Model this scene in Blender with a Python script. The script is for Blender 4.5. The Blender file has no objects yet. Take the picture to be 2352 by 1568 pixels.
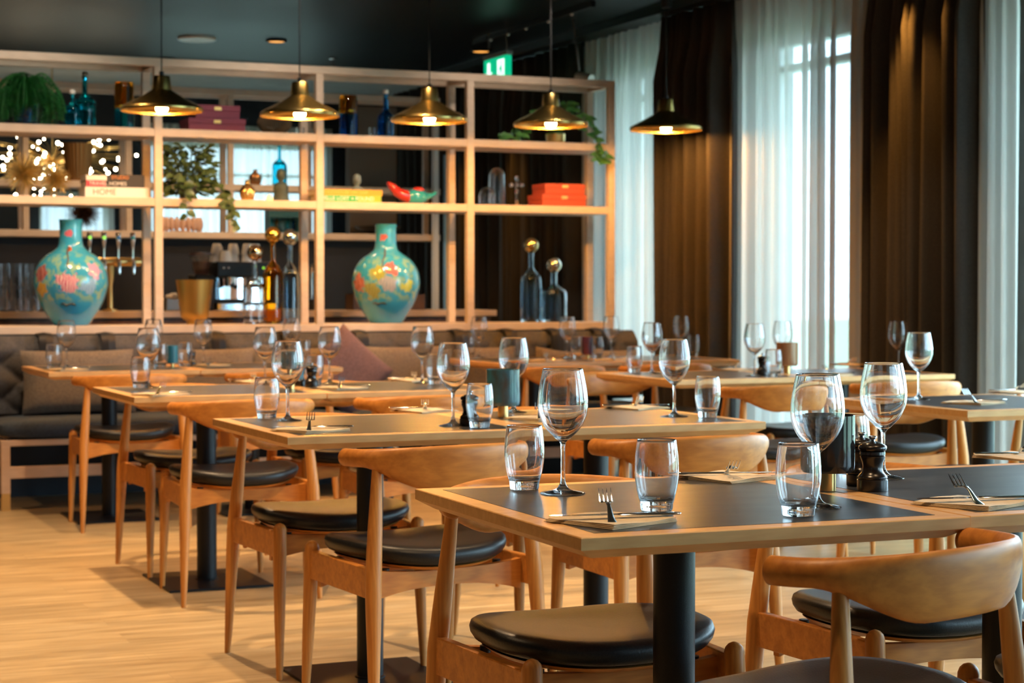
import bpy, math, random
from math import sin, cos, pi, radians as R
from mathutils import Vector, Matrix
random.seed(7)
D = bpy.data
SC = bpy.context.scene
COL = SC.collection

# ------------------------------------------------------------------ camera
F_PX, TH, PS, CH = 4306.0, 0.027, 0.409, 1.122
cam_d = D.cameras.new('camera'); cam = D.objects.new('camera', cam_d); COL.objects.link(cam)
cam_d.sensor_width = 36.0; cam_d.lens = F_PX / 2352 * 36.0
cam.location = (0, 0, CH); cam.rotation_euler = (pi/2 - TH, 0, -PS)
cam_d.clip_start = .05; cam_d.clip_end = 200
cam_d.dof.use_dof = True; cam_d.dof.focus_distance = 3.6; cam_d.dof.aperture_fstop = 7.5
SC.camera = cam

# ------------------------------------------------------------------ world and exposure
W = D.worlds.new('world'); SC.world = W; W.use_nodes = True
nt = W.node_tree; nt.nodes.clear()
wo = nt.nodes.new('ShaderNodeOutputWorld'); bg = nt.nodes.new('ShaderNodeBackground')
bg.inputs['Color'].default_value = (.56, .82, 1.0, 1); bg.inputs['Strength'].default_value = 13.0
nt.links.new(bg.outputs[0], wo.inputs[0])
vs = SC.view_settings
vs.view_transform = 'Standard'; vs.look = 'None'; vs.gamma = 1.0; vs.exposure = 0.12
try: vs.use_curve_mapping = False
except Exception: pass

def light(name, kind, loc, power, color, rot=(0,0,0), **kw):
    l = D.lights.new(name, kind); l.energy = power; l.color = color
    for k, v in kw.items():
        setattr(l, k, v)
    o = D.objects.new(name, l); COL.objects.link(o); o.location = loc; o.rotation_euler = rot
    return o

WARM = (1.0, .66, .36)
CEIL = 2.88
# recessed warm downlights along the table rows (spots just under the ceiling)
SPOTS = [(1.43, 7.1, 300), (1.43, 9.4, 110), (1.35, 5.0, 190), (1.2, 2.6, 110), (-.6, 6.2, 85), (-.4, 8.6, 85), (-.5, 4.0, 85),
         (2.7, 4.9, 85), (2.8, 7.2, 85), (2.5, 2.7, 50), (3.4, 9.3, 85), (4.4, 5.4, 60), (4.4, 7.3, 60), ]
for i, (x, y, p) in enumerate(SPOTS):
    light('downlight_beam', 'SPOT', (x, y, CEIL-.07), p, WARM, spot_size=R(100), spot_blend=.5, shadow_soft_size=.03)
# wall washers grazing the drapes
for (x, y, p) in ((5.32, 7.72, 170), (5.32, 7.45, 60), (5.2, 12.6, 90), (5.2, 13.6, 80)):
    light('drape_wash_beam', 'SPOT', (x, y, CEIL-.08), p, (1.0, .42, .07), rot=(0, R(-9), 0), spot_size=R(38), spot_blend=.9, shadow_soft_size=.02)
# shelf wash and bar
for x in (1.6, 3.0, 4.4):
    light('shelf_wash_beam', 'SPOT', (x, 9.2, CEIL-.07), 42, (1.0, .80, .62), rot=(R(42), 0, 0), spot_size=R(80), spot_blend=.6, shadow_soft_size=.04)
for x in (2.3, 3.6):
    light('bar_beam', 'SPOT', (x, 11.9, CEIL-.07), 60, (1.0, .62, .3), spot_size=R(110), spot_blend=.6, shadow_soft_size=.04)

WALLX = 5.8; CURX = 5.55
WIN = [(-2.2, -.2), (.6, 2.6), (3.1, 5.0), (5.2, 7.18), (8.72, 9.62), (10.30, 11.35), (12.4, 13.6)]  # unseen windows nearer the camera are added to let daylight in
WZ0, WZ1 = .06, 2.6
FARW = [(2.62, 3.2, 1.86), (3.55, 5.08, 2.40)]
FARY = 16.0
for (a, b) in WIN:       # light portals: they only guide the sampling of the sky through the real openings
    l = light('window_portal', 'AREA', (WALLX+.16, (a+b)/2, (WZ0+WZ1)/2), 1, (1, 1, 1), rot=(0, R(90), 0), shape='RECTANGLE', size=WZ1-WZ0, size_y=b-a)
    l.data.cycles.is_portal = True
for (a, b, z) in FARW:
    l = light('window_portal', 'AREA', ((a+b)/2, FARY+.16, z/2), 1, (1, 1, 1), rot=(R(-90), 0, 0), shape='RECTANGLE', size=b-a, size_y=z)
    l.data.cycles.is_portal = True

# ------------------------------------------------------------------ pixel -> world (reference frame 2352x1568)
FW = Vector((sin(PS)*cos(TH), cos(PS)*cos(TH), -sin(TH))); RT = Vector((cos(PS), -sin(PS), 0)); UP = RT.cross(FW)
def ray(px, py): return FW + (px-1176)/F_PX*RT - (py-784)/F_PX*UP
def at(px, py, z=.741):
    d = ray(px, py); t = (z-CH)/d.z; return Vector((round(d.x*t, 3), round(d.y*t, 3), z))
def atY(px, py, Y):
    d = ray(px, py); t = Y/d.y; return Vector((round(d.x*t, 3), Y, round(CH+d.z*t, 3)))
def xY(px, Y): return atY(px, 668, Y).x

# ------------------------------------------------------------------ materials
def mat(name, col=(.5,.5,.5), rough=.5, metal=0, **kw):
    m = D.materials.new(name); m.use_nodes = True
    b = m.node_tree.nodes['Principled BSDF']
    b.inputs['Base Color'].default_value = (*col, 1); b.inputs['Roughness'].default_value = rough; b.inputs['Metallic'].default_value = metal
    for k, v in kw.items(): b.inputs[k.replace('_', ' ')].default_value = v
    return m
def N(m, t, **kw):
    n = m.node_tree.nodes.new(t)
    for k, v in kw.items():
        if k in n.inputs: n.inputs[k].default_value = v
        else: setattr(n, k, v)
    return n
def LK(m, a, b): m.node_tree.links.new(a, b)
def BS(m): return m.node_tree.nodes['Principled BSDF']
def ramp(m, stops):
    r = N(m, 'ShaderNodeValToRGB'); e = r.color_ramp.elements
    while len(e) < len(stops): e.new(.5)
    for i, (p, c) in enumerate(stops): e[i].position = p; e[i].color = (*c, 1)
    return r
def bump(m, src, strength=.2, dist=.002):
    b = N(m, 'ShaderNodeBump'); b.inputs['Strength'].default_value = strength; b.inputs['Distance'].default_value = dist
    LK(m, src, b.inputs['Height']); LK(m, b.outputs[0], BS(m).inputs['Normal'])
def wood(name, c1, c2, scale=(1,1,1), rough=.42, dens=1.0):
    m = mat(name, c1, rough); tc = N(m, 'ShaderNodeTexCoord'); mp = N(m, 'ShaderNodeMapping'); mp.inputs['Scale'].default_value = scale
    LK(m, tc.outputs['Object'], mp.inputs[0])
    n = N(m, 'ShaderNodeTexNoise', Scale=3*dens, Detail=6.0, Roughness=.62); LK(m, mp.outputs[0], n.inputs['Vector'])
    w = N(m, 'ShaderNodeTexWave', Scale=2.2*dens, Distortion=9.0, Detail=3.0); LK(m, mp.outputs[0], w.inputs['Vector']); w.inputs['Detail Scale'].default_value = 1.2
    mx = N(m, 'ShaderNodeMix'); mx.data_type = 'FLOAT'; mx.inputs[0].default_value = .16
    LK(m, n.outputs[0], mx.inputs[2]); LK(m, w.outputs['Fac'], mx.inputs[3])
    r = ramp(m, [(.25, c2), (.7, c1)]); LK(m, mx.outputs[0], r.inputs[0]); LK(m, r.outputs[0], BS(m).inputs['Base Color'])
    bump(m, mx.outputs[0], .08, .001); BS(m).inputs['Specular IOR Level'].default_value = .32
    return m
def noisy(name, c1, c2, sc=40, rough=.5, metal=0, bstr=.2, bdist=.001, stretch=(1,1,1), **kw):
    m = mat(name, c1, rough, metal, **kw); tc = N(m, 'ShaderNodeTexCoord'); mp = N(m, 'ShaderNodeMapping'); mp.inputs['Scale'].default_value = stretch
    LK(m, tc.outputs['Object'], mp.inputs[0])
    n = N(m, 'ShaderNodeTexNoise', Scale=sc, Detail=5.0); LK(m, mp.outputs[0], n.inputs['Vector'])
    r = ramp(m, [(.35, c2), (.68, c1)]); LK(m, n.outputs[0], r.inputs[0]); LK(m, r.outputs[0], BS(m).inputs['Base Color'])
    if bstr: bump(m, n.outputs[0], bstr, bdist)
    return m

OAK = wood('chair_oak', (.60, .235, .045), (.37, .125, .022), (1.6, 14, 14), .42)
OAKZ = wood('chair_oak_upright', (.61, .26, .058), (.39, .145, .030), (16, 16, 1.2), .42)
EDGE = wood('table_edge_wood', (.74, .43, .17), (.60, .31, .11), (1.5, 14, 14), .35)
SHELFW = wood('shelf_wood', (.66, .54, .43), (.58, .46, .36), (1.2, 9, 9), .5)
BENCHW = wood('bench_wood', (.72, .50, .34), (.60, .40, .26), (1.2, 6, 6), .5)
LAMI = noisy('table_laminate', (.060, .060, .060), (.026, .027, .028), 9, .30, bstr=.05, bdist=.0005, stretch=(1, 2, 1))
LEATHER = noisy('black_leather', (.013, .014, .015), (.008, .008, .009), 260, .38, bstr=.5, bdist=.0009, Specular_IOR_Level=.35)
BLACKM = noisy('black_powder_coat', (.010, .011, .013), (.006, .007, .008), 420, .40, bstr=.35, bdist=.0006, Specular_IOR_Level=.3)
BRASS = noisy('brushed_brass', (.62, .45, .16), (.42, .29, .09), 6, .27, 1.0, bstr=.05, stretch=(1, 1, 30))
BRASSP = mat('satin_brass', (.75, .52, .2), .3, 1.0)
STEEL = mat('polished_steel', (.82, .82, .84), .12, 1.0)
CHROME = mat('chrome', (.9, .9, .92), .05, 1.0)
def glass(name, col=(1,1,1), rough=0.0, ior=1.45):
    return mat(name, col, rough, 0, Transmission_Weight=1.0, IOR=ior)
GLASS = glass('clear_glass')
_t = GLASS.node_tree; _mx = _t.nodes.new('ShaderNodeMixShader'); _tr = _t.nodes.new('ShaderNodeBsdfTransparent'); _mx.inputs[0].default_value = .04
_t.links.new(_t.nodes['Principled BSDF'].outputs[0], _mx.inputs[1]); _t.links.new(_tr.outputs[0], _mx.inputs[2]); _t.links.new(_mx.outputs[0], _t.nodes['Material Output'].inputs[0])
GL_TEAL = glass('turquoise_glass', (.08, .78, .92)); GL_AMB = glass('amber_glass', (.85, .42, .04)); GL_GREY = glass('grey_glass', (.62, .74, .82))
GL_BLUE = glass('blue_glass', (.03, .36, .75)); GL_SMOKE = mat('smoked_glass', (.022, .021, .020), .10, 0, Transmission_Weight=.35, IOR=1.45)
GL_COPPER = mat('copper_tinted_glass', (.45, .22, .10), .12, 0, Transmission_Weight=.4, IOR=1.45)
GL_BLUEGREY = noisy('mottled_blue_grey_glass', (.035, .15, .20), (.05, .045, .035), 22, .14, bstr=0, stretch=(1, 1, .5))
PEPPER = mat('dark_stained_mill', (.012, .008, .006), .26, 0, Coat_Weight=.15)
KRAFT = noisy('kraft_napkin', (.72, .56, .35), (.62, .47, .28), 60, .85, bstr=.15)
FABG = noisy('bench_grey_fabric', (.075, .078, .088), (.04, .042, .05), 120, .92, bstr=.4)
FABB = noisy('bench_blue_grey_fabric', (.040, .060, .088), (.022, .033, .05), 120, .92, bstr=.4)
FABT = noisy('taupe_cushion_fabric', (.20, .165, .13), (.13, .105, .085), 110, .95, bstr=.4)
FABP = noisy('mauve_cushion_fabric', (.17, .105, .12), (.11, .07, .08), 110, .95, bstr=.4)
STRAP = mat('black_leather_strap', (.006, .006, .008), .6)
DRAPE = noisy('dark_drape', (.042, .034, .030), (.020, .017, .016), 180, .8, bstr=.2)
DRAPEW = noisy('dark_taupe_drape', (.030, .025, .022), (.015, .013, .012), 180, .85, bstr=.2)
CEILM = noisy('dark_ceiling_paint', (.0045, .007, .009), (.003, .005, .007), 4, .42, bstr=.03, Specular_IOR_Level=.18)
WALLD = noisy('dark_blue_wall_paint', (.011, .018, .028), (.008, .013, .021), 5, .6, bstr=.02)
WALLG = noisy('grey_wall_paint', (.35, .36, .36), (.30, .31, .31), 5, .8, bstr=.02)
WHITEF = mat('white_window_frame', (.75, .76, .76), .4)
WHITE = mat('white_ceramic', (.78, .74, .68), .3)
TAUPE = mat('taupe_panel', (.14, .115, .09), .7)

def emis(name, col, s):
    m = mat(name, col, .5); b = BS(m); b.inputs['Emission Color'].default_value = (*col, 1); b.inputs['Emission Strength'].default_value = s
    return m
BULB = emis('bulb_glow', (1.0, .44, .09), 650); TWINK = emis('fairy_bulb_glow', (1.0, .86, .6), 22)
DOWNL = emis('downlight_glow', (1.0, .42, .08), 1.4)

def sheer_mat(lo=.50, name='sheer_fabric'):
    m = D.materials.new(name); m.use_nodes = True; t = m.node_tree; t.nodes.clear()
    o = t.nodes.new('ShaderNodeOutputMaterial'); mix = t.nodes.new('ShaderNodeMixShader'); tr = t.nodes.new('ShaderNodeBsdfTransparent')
    m2 = t.nodes.new('ShaderNodeMixShader'); df = t.nodes.new('ShaderNodeBsdfDiffuse'); tl = t.nodes.new('ShaderNodeBsdfTranslucent')
    lw = t.nodes.new('ShaderNodeLayerWeight'); lw.inputs[0].default_value = .35
    mr = t.nodes.new('ShaderNodeMapRange'); mr.inputs['To Min'].default_value = lo; mr.inputs['To Max'].default_value = .97
    df.inputs[0].default_value = (.60, .59, .56, 1); tl.inputs[0].default_value = (.40, .375, .345, 1); tr.inputs[0].default_value = (1, 1, 1, 1); m2.inputs[0].default_value = .45
    L = t.links.new
    L(lw.outputs['Facing'], mr.inputs['Value']); L(mr.outputs[0], mix.inputs[0]); L(tr.outputs[0], mix.inputs[1]); L(m2.outputs[0], mix.inputs[2])
    L(df.outputs[0], m2.inputs[1]); L(tl.outputs[0], m2.inputs[2]); L(mix.outputs[0], o.inputs[0])
    return m
SHEER = sheer_mat(.80); SHEERF = sheer_mat(.93, 'dense_sheer_fabric')
def pane_mat():
    m = D.materials.new('window_pane_glass'); m.use_nodes = True; t = m.node_tree; t.nodes.clear()
    o = t.nodes.new('ShaderNodeOutputMaterial'); mix = t.nodes.new('ShaderNodeMixShader'); tr = t.nodes.new('ShaderNodeBsdfTransparent'); g = t.nodes.new('ShaderNodeBsdfGlossy')
    g.inputs['Roughness'].default_value = .02; lw = t.nodes.new('ShaderNodeLayerWeight'); pw = t.nodes.new('ShaderNodeMath'); pw.operation = 'POWER'; pw.inputs[1].default_value = 5; ma = t.nodes.new('ShaderNodeMath'); ma.operation = 'MULTIPLY_ADD'; ma.inputs[1].default_value = .6; ma.inputs[2].default_value = .04
    lw.inputs[0].default_value = .5; tr.inputs[0].default_value = (.96, .98, .98, 1)
    L = t.links.new; L(lw.outputs['Facing'], pw.inputs[0]); L(pw.outputs[0], ma.inputs[0]); L(ma.outputs[0], mix.inputs[0]); L(tr.outputs[0], mix.inputs[1]); L(g.outputs[0], mix.inputs[2]); L(mix.outputs[0], o.inputs[0])
    return m
PANE = pane_mat()

def floor_mat():
    m = mat('oak_plank_floor', (.6, .42, .25), .38); tc = N(m, 'ShaderNodeTexCoord')
    br = N(m, 'ShaderNodeTexBrick'); br.offset = .37; br.inputs['Scale'].default_value = 1.0; br.inputs['Brick Width'].default_value = 1.25; br.inputs['Row Height'].default_value = .17
    br.inputs['Mortar Size'].default_value = .0009; br.inputs['Color1'].default_value = (.15, .15, .15, 1); br.inputs['Color2'].default_value = (.85, .85, .85, 1); br.inputs['Mortar'].default_value = (0, 0, 0, 1)
    LK(m, tc.outputs['Object'], br.inputs['Vector'])
    mp = N(m, 'ShaderNodeMapping'); mp.inputs['Scale'].default_value = (1.1, 11, 1); LK(m, tc.outputs['Object'], mp.inputs[0])
    ad = N(m, 'ShaderNodeVectorMath'); ad.operation = 'ADD'; LK(m, mp.outputs[0], ad.inputs[0]); LK(m, br.outputs['Color'], ad.inputs[1])
    n = N(m, 'ShaderNodeTexNoise', Scale=2.2, Detail=7.0, Roughness=.6, Distortion=.6); LK(m, ad.outputs[0], n.inputs['Vector'])
    r = ramp(m, [(.3, (.36, .235, .105)), (.55, (.54, .38, .19)), (.75, (.68, .51, .28))]); LK(m, n.outputs[0], r.inputs[0])
    mx = N(m, 'ShaderNodeMix'); mx.data_type = 'RGBA'; mx.blend_type = 'MULTIPLY'; mx.inputs[0].default_value = .22
    LK(m, r.outputs[0], mx.inputs[6]); LK(m, br.outputs['Color'], mx.inputs[7]); LK(m, mx.outputs[2], BS(m).inputs['Base Color'])
    return m
FLOORM = floor_mat()

# ------------------------------------------------------------------ mesh helpers
class MB:
    def __init__(s): s.v = []; s.f = []
    def add(s, vs, fs, M=None):
        o = len(s.v); s.v += [tuple(M @ Vector(p)) if M else tuple(p) for p in vs]; s.f += [tuple(i+o for i in f) for f in fs]; return s
    def box(s, x0, x1, y0, y1, z0, z1, M=None):
        vs = [(x0,y0,z0),(x1,y0,z0),(x1,y1,z0),(x0,y1,z0),(x0,y0,z1),(x1,y0,z1),(x1,y1,z1),(x0,y1,z1)]
        return s.add(vs, [(0,3,2,1),(4,5,6,7),(0,1,5,4),(1,2,6,5),(2,3,7,6),(3,0,4,7)], M)
    def tube(s, pts, rad, seg=10, cap=True, M=None):
        pts = [Vector(p) for p in pts]; n = len(pts); rad = rad if isinstance(rad, (list, tuple)) else [rad]*n
        vs = []; fs = []; t = (pts[1]-pts[0]).normalized(); ref = Vector((0,0,1)) if abs(t.z) < .9 else Vector((1,0,0))
        u = t.cross(ref).normalized()
        for i, p in enumerate(pts):
            t = (pts[min(i+1, n-1)]-pts[max(i-1, 0)]).normalized(); u = (u-t*u.dot(t)).normalized(); w = t.cross(u)
            for k in range(seg):
                a = 2*pi*k/seg; vs.append(p+u*cos(a)*rad[i]+w*sin(a)*rad[i])
        for i in range(n-1):
            for k in range(seg):
                a = i*seg+k; b = i*seg+(k+1) % seg; fs.append((a, b, b+seg, a+seg))
        if cap: fs.append(tuple(range(seg))[::-1]); fs.append(tuple(range((n-1)*seg, n*seg)))
        return s.add(vs, fs, M)
    def lathe(s, prof, seg=32, M=None):
        vs = []; fs = []; rows = []
        for (r, z) in prof:
            if r < 1e-6: rows.append([len(vs)]); vs.append((0, 0, z))
            else: rows.append(list(range(len(vs), len(vs)+seg))); vs += [(r*cos(2*pi*k/seg), r*sin(2*pi*k/seg), z) for k in range(seg)]
        for a, b in zip(rows, rows[1:]):
            for k in range(seg):
                k2 = (k+1) % seg
                if len(a) == 1 and len(b) == 1: continue
                if len(a) == 1: fs.append((a[0], b[k2], b[k]))
                elif len(b) == 1: fs.append((a[k], a[k2], b[0]))
                else: fs.append((a[k], a[k2], b[k2], b[k]))
        return s.add(vs, fs, M)
    def loft(s, rings, cap=True):
        n = len(rings[0]); vs = [p for r in rings for p in r]; fs = []
        for i in range(len(rings)-1):
            for k in range(n):
                fs.append((i*n+k, i*n+(k+1) % n, (i+1)*n+(k+1) % n, (i+1)*n+k))
        if cap: fs.append(tuple(range(n))[::-1]); fs.append(tuple(range((len(rings)-1)*n, len(rings)*n)))
        return s.add(vs, fs)
    def ball(s, c, r, seg=12, rings=8, sc=(1,1,1)):
        pr = [(r*sin(pi*i/rings), -r*cos(pi*i/rings)) for i in range(rings+1)]; pr[0] = (0, -r); pr[-1] = (0, r)
        return s.lathe(pr, seg, Matrix.Translation(c) @ Matrix.Diagonal((*sc, 1)))
    def build(s, name, m, parent=None, smooth=True, loc=None, bevel=0, autos=40):
        me = D.meshes.new(name); me.from_pydata(s.v, [], s.f); me.validate(); me.update()
        o = D.objects.new(name, me); COL.objects.link(o); me.materials.append(m)
        if smooth:
            for p in me.polygons: p.use_smooth = True
            try: me.set_sharp_from_angle(angle=R(autos))
            except Exception: pass
        if parent: o.parent = parent
        if loc is not None: o.location = loc
        if bevel:
            b = o.modifiers.new('bevel', 'BEVEL'); b.width = bevel; b.segments = 2; b.limit_method = 'ANGLE'; b.angle_limit = R(50)
        return o
def spl(p, n=4):          # Catmull-Rom through profile points
    out = []
    for i in range(len(p)-1):
        a, b, c, d = p[max(i-1, 0)], p[i], p[i+1], p[min(i+2, len(p)-1)]
        for k in range(n):
            t = k/n
            out.append(tuple(max(0, .5*(2*b[j]+(c[j]-a[j])*t+(2*a[j]-5*b[j]+4*c[j]-d[j])*t*t+(3*b[j]-a[j]-3*c[j]+d[j])*t**3)) if j == 0 else
                             .5*(2*b[j]+(c[j]-a[j])*t+(2*a[j]-5*b[j]+4*c[j]-d[j])*t*t+(3*b[j]-a[j]-3*c[j]+d[j])*t**3) for j in range(len(b))))
    out.append(tuple(p[-1])); return out
def spl3(pts, n=6): return spl3_([tuple(p) for p in pts], n)
def spl3_(p, n):
    out = []
    for i in range(len(p)-1):
        a, b, c, d = p[max(i-1, 0)], p[i], p[i+1], p[min(i+2, len(p)-1)]
        for k in range(n):
            t = k/n
            out.append(Vector([.5*(2*b[j]+(c[j]-a[j])*t+(2*a[j]-5*b[j]+4*c[j]-d[j])*t*t+(3*b[j]-a[j]-3*c[j]+d[j])*t**3) for j in range(3)]))
    out.append(Vector(p[-1])); return out
def tag(o, label, cat, group=None, kind=None):
    o['label'] = label; o['category'] = cat
    if group: o['group'] = group
    if kind: o['kind'] = kind
    return o
def thing(name, label, cat, loc=(0,0,0), rz=0, group=None):
    o = D.objects.new(name, None); COL.objects.link(o); o.location = loc; o.rotation_euler = (0, 0, rz); o.empty_display_size = .1
    return tag(o, label, cat, group)
def struct(name, mb, m, smooth=False, **kw):
    o = mb.build(name, m, smooth=smooth, **kw); o['kind'] = 'structure'; return o
def copy_tree(o, parent=None):
    c = o.copy(); COL.objects.link(c); c.parent = parent
    for ch in [x for x in o.children]: copy_tree(ch, c)
    return c
class Proto:      # first placement uses the original, later ones copy the thing and each part
    def __init__(s, root): s.root = root; s.used = False
    def place(s, loc, rz=0, label='', cat='', group=None, sc=None):
        o = copy_tree(s.root) if s.used else s.root
        s.used = True
        o.location = loc; o.rotation_euler = (0, 0, rz)
        if sc: o.scale = (sc, sc, sc)
        return tag(o, label, cat, group)

# ------------------------------------------------------------------ the room
struct('floor', MB().box(-4, WALLX+.2, -3, FARY+.3, -.1, 0), FLOORM)
struct('ceiling', MB().box(-4, WALLX+.2, -3, 14.2, CEIL, CEIL+.1), CEILM)
struct('trim_1', MB().box(-4, WALLX+.2, 14.2, FARY+.3, CEIL-.06, CEIL+.1), WALLG)
struct('wall_left', MB().box(-4.1, -4, -3, FARY+.3, 0, CEIL), WALLD)
struct('wall_back', MB().box(-4, WALLX+.2, -3.1, -3, 0, CEIL), WALLG)
def pierced(mb, axis, p0, p1, lo, hi, holes):   # wall along an axis between lo..hi with window holes (a,b,z0,z1)
    def bx(a, b, z0, z1):
        if b-a < 1e-4 or z1-z0 < 1e-4: return
        if axis == 'y': mb.box(p0, p1, a, b, z0, z1)
        else: mb.box(a, b, p0, p1, z0, z1)
    cur = lo
    for (a, b, z0, z1) in holes:
        bx(cur, a, 0, CEIL); bx(a, b, 0, z0); bx(a, b, z1, CEIL); cur = b
    bx(cur, hi, 0, CEIL); return mb
struct('wall_right', pierced(MB(), 'y', WALLX, WALLX+.2, -3, FARY+.3, [(a, b, WZ0, WZ1) for a, b in WIN]), WALLG)
struct('wall_far', pierced(MB(), 'x', FARY, FARY+.2, -4, WALLX, [(a, b, .02, z) for a, b, z in FARW]), WALLD)
for i, (a, b) in enumerate(WIN):
    m = MB(); t = .05
    m.box(WALLX+.05, WALLX+.13, a, a+t, WZ0, WZ1).box(WALLX+.05, WALLX+.13, b-t, b, WZ0, WZ1).box(WALLX+.05, WALLX+.13, a+t, b-t, WZ0, WZ0+t).box(WALLX+.05, WALLX+.13, a+t, b-t, WZ1-t, WZ1)
    m.box(WALLX+.05, WALLX+.13, a+t, b-t, 2.40, 2.44)
    f = struct('window_%d' % (i+1), m, WHITEF)
    MB().box(WALLX+.085, WALLX+.095, a+t, b-t, WZ0+t, WZ1-t).build('pane', PANE, f, smooth=False)
for i, (a, b, z) in enumerate(FARW):
    m = MB(); t = .03
    m.box(a, a+t, FARY+.05, FARY+.12, .02, z).box(b-t, b, FARY+.05, FARY+.12, .02, z).box(a, b, FARY+.05, FARY+.12, z-t, z).box(a, b, FARY+.05, FARY+.12, 2.12 if z > 2.2 else 1.0, 2.15 if z > 2.2 else 1.03)
    f = struct('window_%d' % (i+1+len(WIN)), m, BLACKM)
    MB().box(a, b, FARY+.08, FARY+.09, .02, z).build('pane', PANE, f, smooth=False)
# outside ground
LAWN = noisy('pale_lawn', (.42, .50, .36), (.34, .42, .28), 3, .95, bstr=0)
struct('ground', MB().box(-30, 80, -40, 80, -.35, -.3), LAWN)
# curtain rail / pelmet
struct('trim_2', MB().box(CURX-.12, CURX+.12, -3, FARY, CEIL-.055, CEIL), BLACKM)
# half wall carrying the shelf behind the bench
struct('wall_partition', MB().box(.2, 5.2, 10.42, 10.74, 0, .884), WALLD)
struct('wall_bar', MB().box(-3, 4.66, 12.86, 12.95, 0, 1.495), WALLD)
struct('wall_bar_panel', MB().box(4.3, 4.66, 12.86, 12.95, 1.53, 2.45), TAUPE)

# ------------------------------------------------------------------ curtains
def curtain(name, label, cat, y0, y1, m, amp, wave, z0, z1, seed, group, flare=1.0, x=CURX, along='y', thick=0):
    rnd = random.Random(seed); L = y1-y0; n = max(24, int(L/wave*14)); nz = 14
    ph = [0]
    for i in range(n): ph.append(ph[-1]+ (L/n)/wave*2*pi*(1+.45*sin(i*.11+seed)+.3*(rnd.random()-.5)))
    am = [amp*(.75+.5*abs(sin(i*.037*seed+seed))) for i in range(n+1)]
    vs = []; fs = []
    for j in range(nz+1):
        v = j/nz; z = z0+(z1-z0)*v; a0 = .45+.55*(1-v)**.5 if v > .9 else 1.0
        for i in range(n+1):
            y = y0+L*i/n; drift = .03*sin(i*.05+seed)*(1-v)
            d = am[i]*a0*(sin(ph[i]+drift*10)+.25*sin(2.3*ph[i]+1.3*(1-v)))
            s = y+drift*.3
            vs.append((x+d, s, z) if along == 'y' else (s, x+d, z))
    for j in range(nz):
        for i in range(n):
            a = j*(n+1)+i; fs.append((a, a+1, a+n+2, a+n+1))
    o = MB().add(vs, fs).build(name, m, autos=180)
    if thick:
        md = o.modifiers.new('solid', 'SOLIDIFY'); md.thickness = thick
    return tag(o, label, cat, group)
ZC = CEIL-.058
curtain('dark_drape', 'dark floor-length drape behind the right end of the wooden shelf', 'curtain', 11.6, 15.85, DRAPEW, .05, .15, .02, ZC, 3, 'dark drapes', thick=.004)
curtain('dark_drape', 'dark drape lit orange below the single pendant lamp by the window', 'curtain', 9.58, 10.38, DRAPE, .072, .105, .02, ZC, 5, 'dark drapes', thick=.004)
curtain('dark_drape', 'wide dark drape with orange-lit folds near the right edge of the photo', 'curtain', 7.24, 8.14, DRAPE, .078, .11, .02, ZC, 8, 'dark drapes', thick=.004)
curtain('sheer_curtain', 'white sheer curtain just right of the wooden shelf unit', 'curtain', 10.38, 11.62, SHEER, .035, .11, .02, ZC, 4, 'sheer curtains', x=CURX+.04)
curtain('sheer_curtain', 'wide white sheer curtain hanging between the two dark drapes', 'curtain', 8.10, 9.62, SHEER, .035, .12, .02, ZC, 6, 'sheer curtains', x=CURX+.05)
curtain('sheer_curtain', 'gathered pale sheer curtain at the far right edge of the photo', 'curtain', 7.03, 7.27, SHEER, .03, .07, .02, ZC, 9, 'sheer curtains', x=CURX+.03)
curtain('sheer_curtain', 'narrow white sheer over the far left window of the bar room', 'curtain', 2.6, 3.22, SHEERF, .03, .09, .03, 1.95, 2, 'sheer curtains of the bar room', x=FARY-.12, along='x')
curtain('sheer_curtain', 'wide white sheer over the far right window of the bar room', 'curtain', 3.5, 5.15, SHEERF, .03, .10, .03, 2.55, 11, 'sheer curtains of the bar room', x=FARY-.12, along='x')

# ------------------------------------------------------------------ shelf unit
SY0, SY1 = 10.4, 10.75; T = .045
PX = [.48, 1.42, 2.36, 3.30, 4.24, 5.18]
ZB, Z1, Z2, ZT = .93, 1.64, 2.028, 2.418       # tops of the boards
def shelf_unit():
    t = thing('open_shelf_unit', 'large open pale wood shelf frame standing on the low wall behind the bench', 'shelf', (0, SY0, ZB-T))
    def b(name, *a): 
        x0, x1, y0, y1, z0, z1 = a
        return MB().box(x0, x1, y0-SY0, y1-SY0, z0-(ZB-T), z1-(ZB-T)).build(name, SHELFW, t, smooth=False, bevel=.003)
    b('base_board', PX[0]-T/2, PX[-1]+T/2, SY0, SY1, ZB-T, ZB)
    for z in (Z1, Z2):
        for x0, x1 in zip(PX, PX[1:]): b('shelf_board', x0+T/2, x1-T/2, SY0+.002, SY1-.002, z-T, z)
    # the top is an open frame of rails
    b('top_rail', PX[0]-T/2, PX[-1]+T/2, SY0, SY0+T, ZT-T, ZT); b('top_rail', PX[0]-T/2, PX[-1]+T/2, SY1-T, SY1, ZT-T, ZT)
    for x in PX:
        b('cross_rail', x-T/2, x+T/2, SY0+T, SY1-T, ZT-T, ZT)
        for y in (SY0, SY1-T): b('post', x-T/2, x+T/2, y, y+T, ZB, ZT-T)
    return t
shelf_unit()
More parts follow.
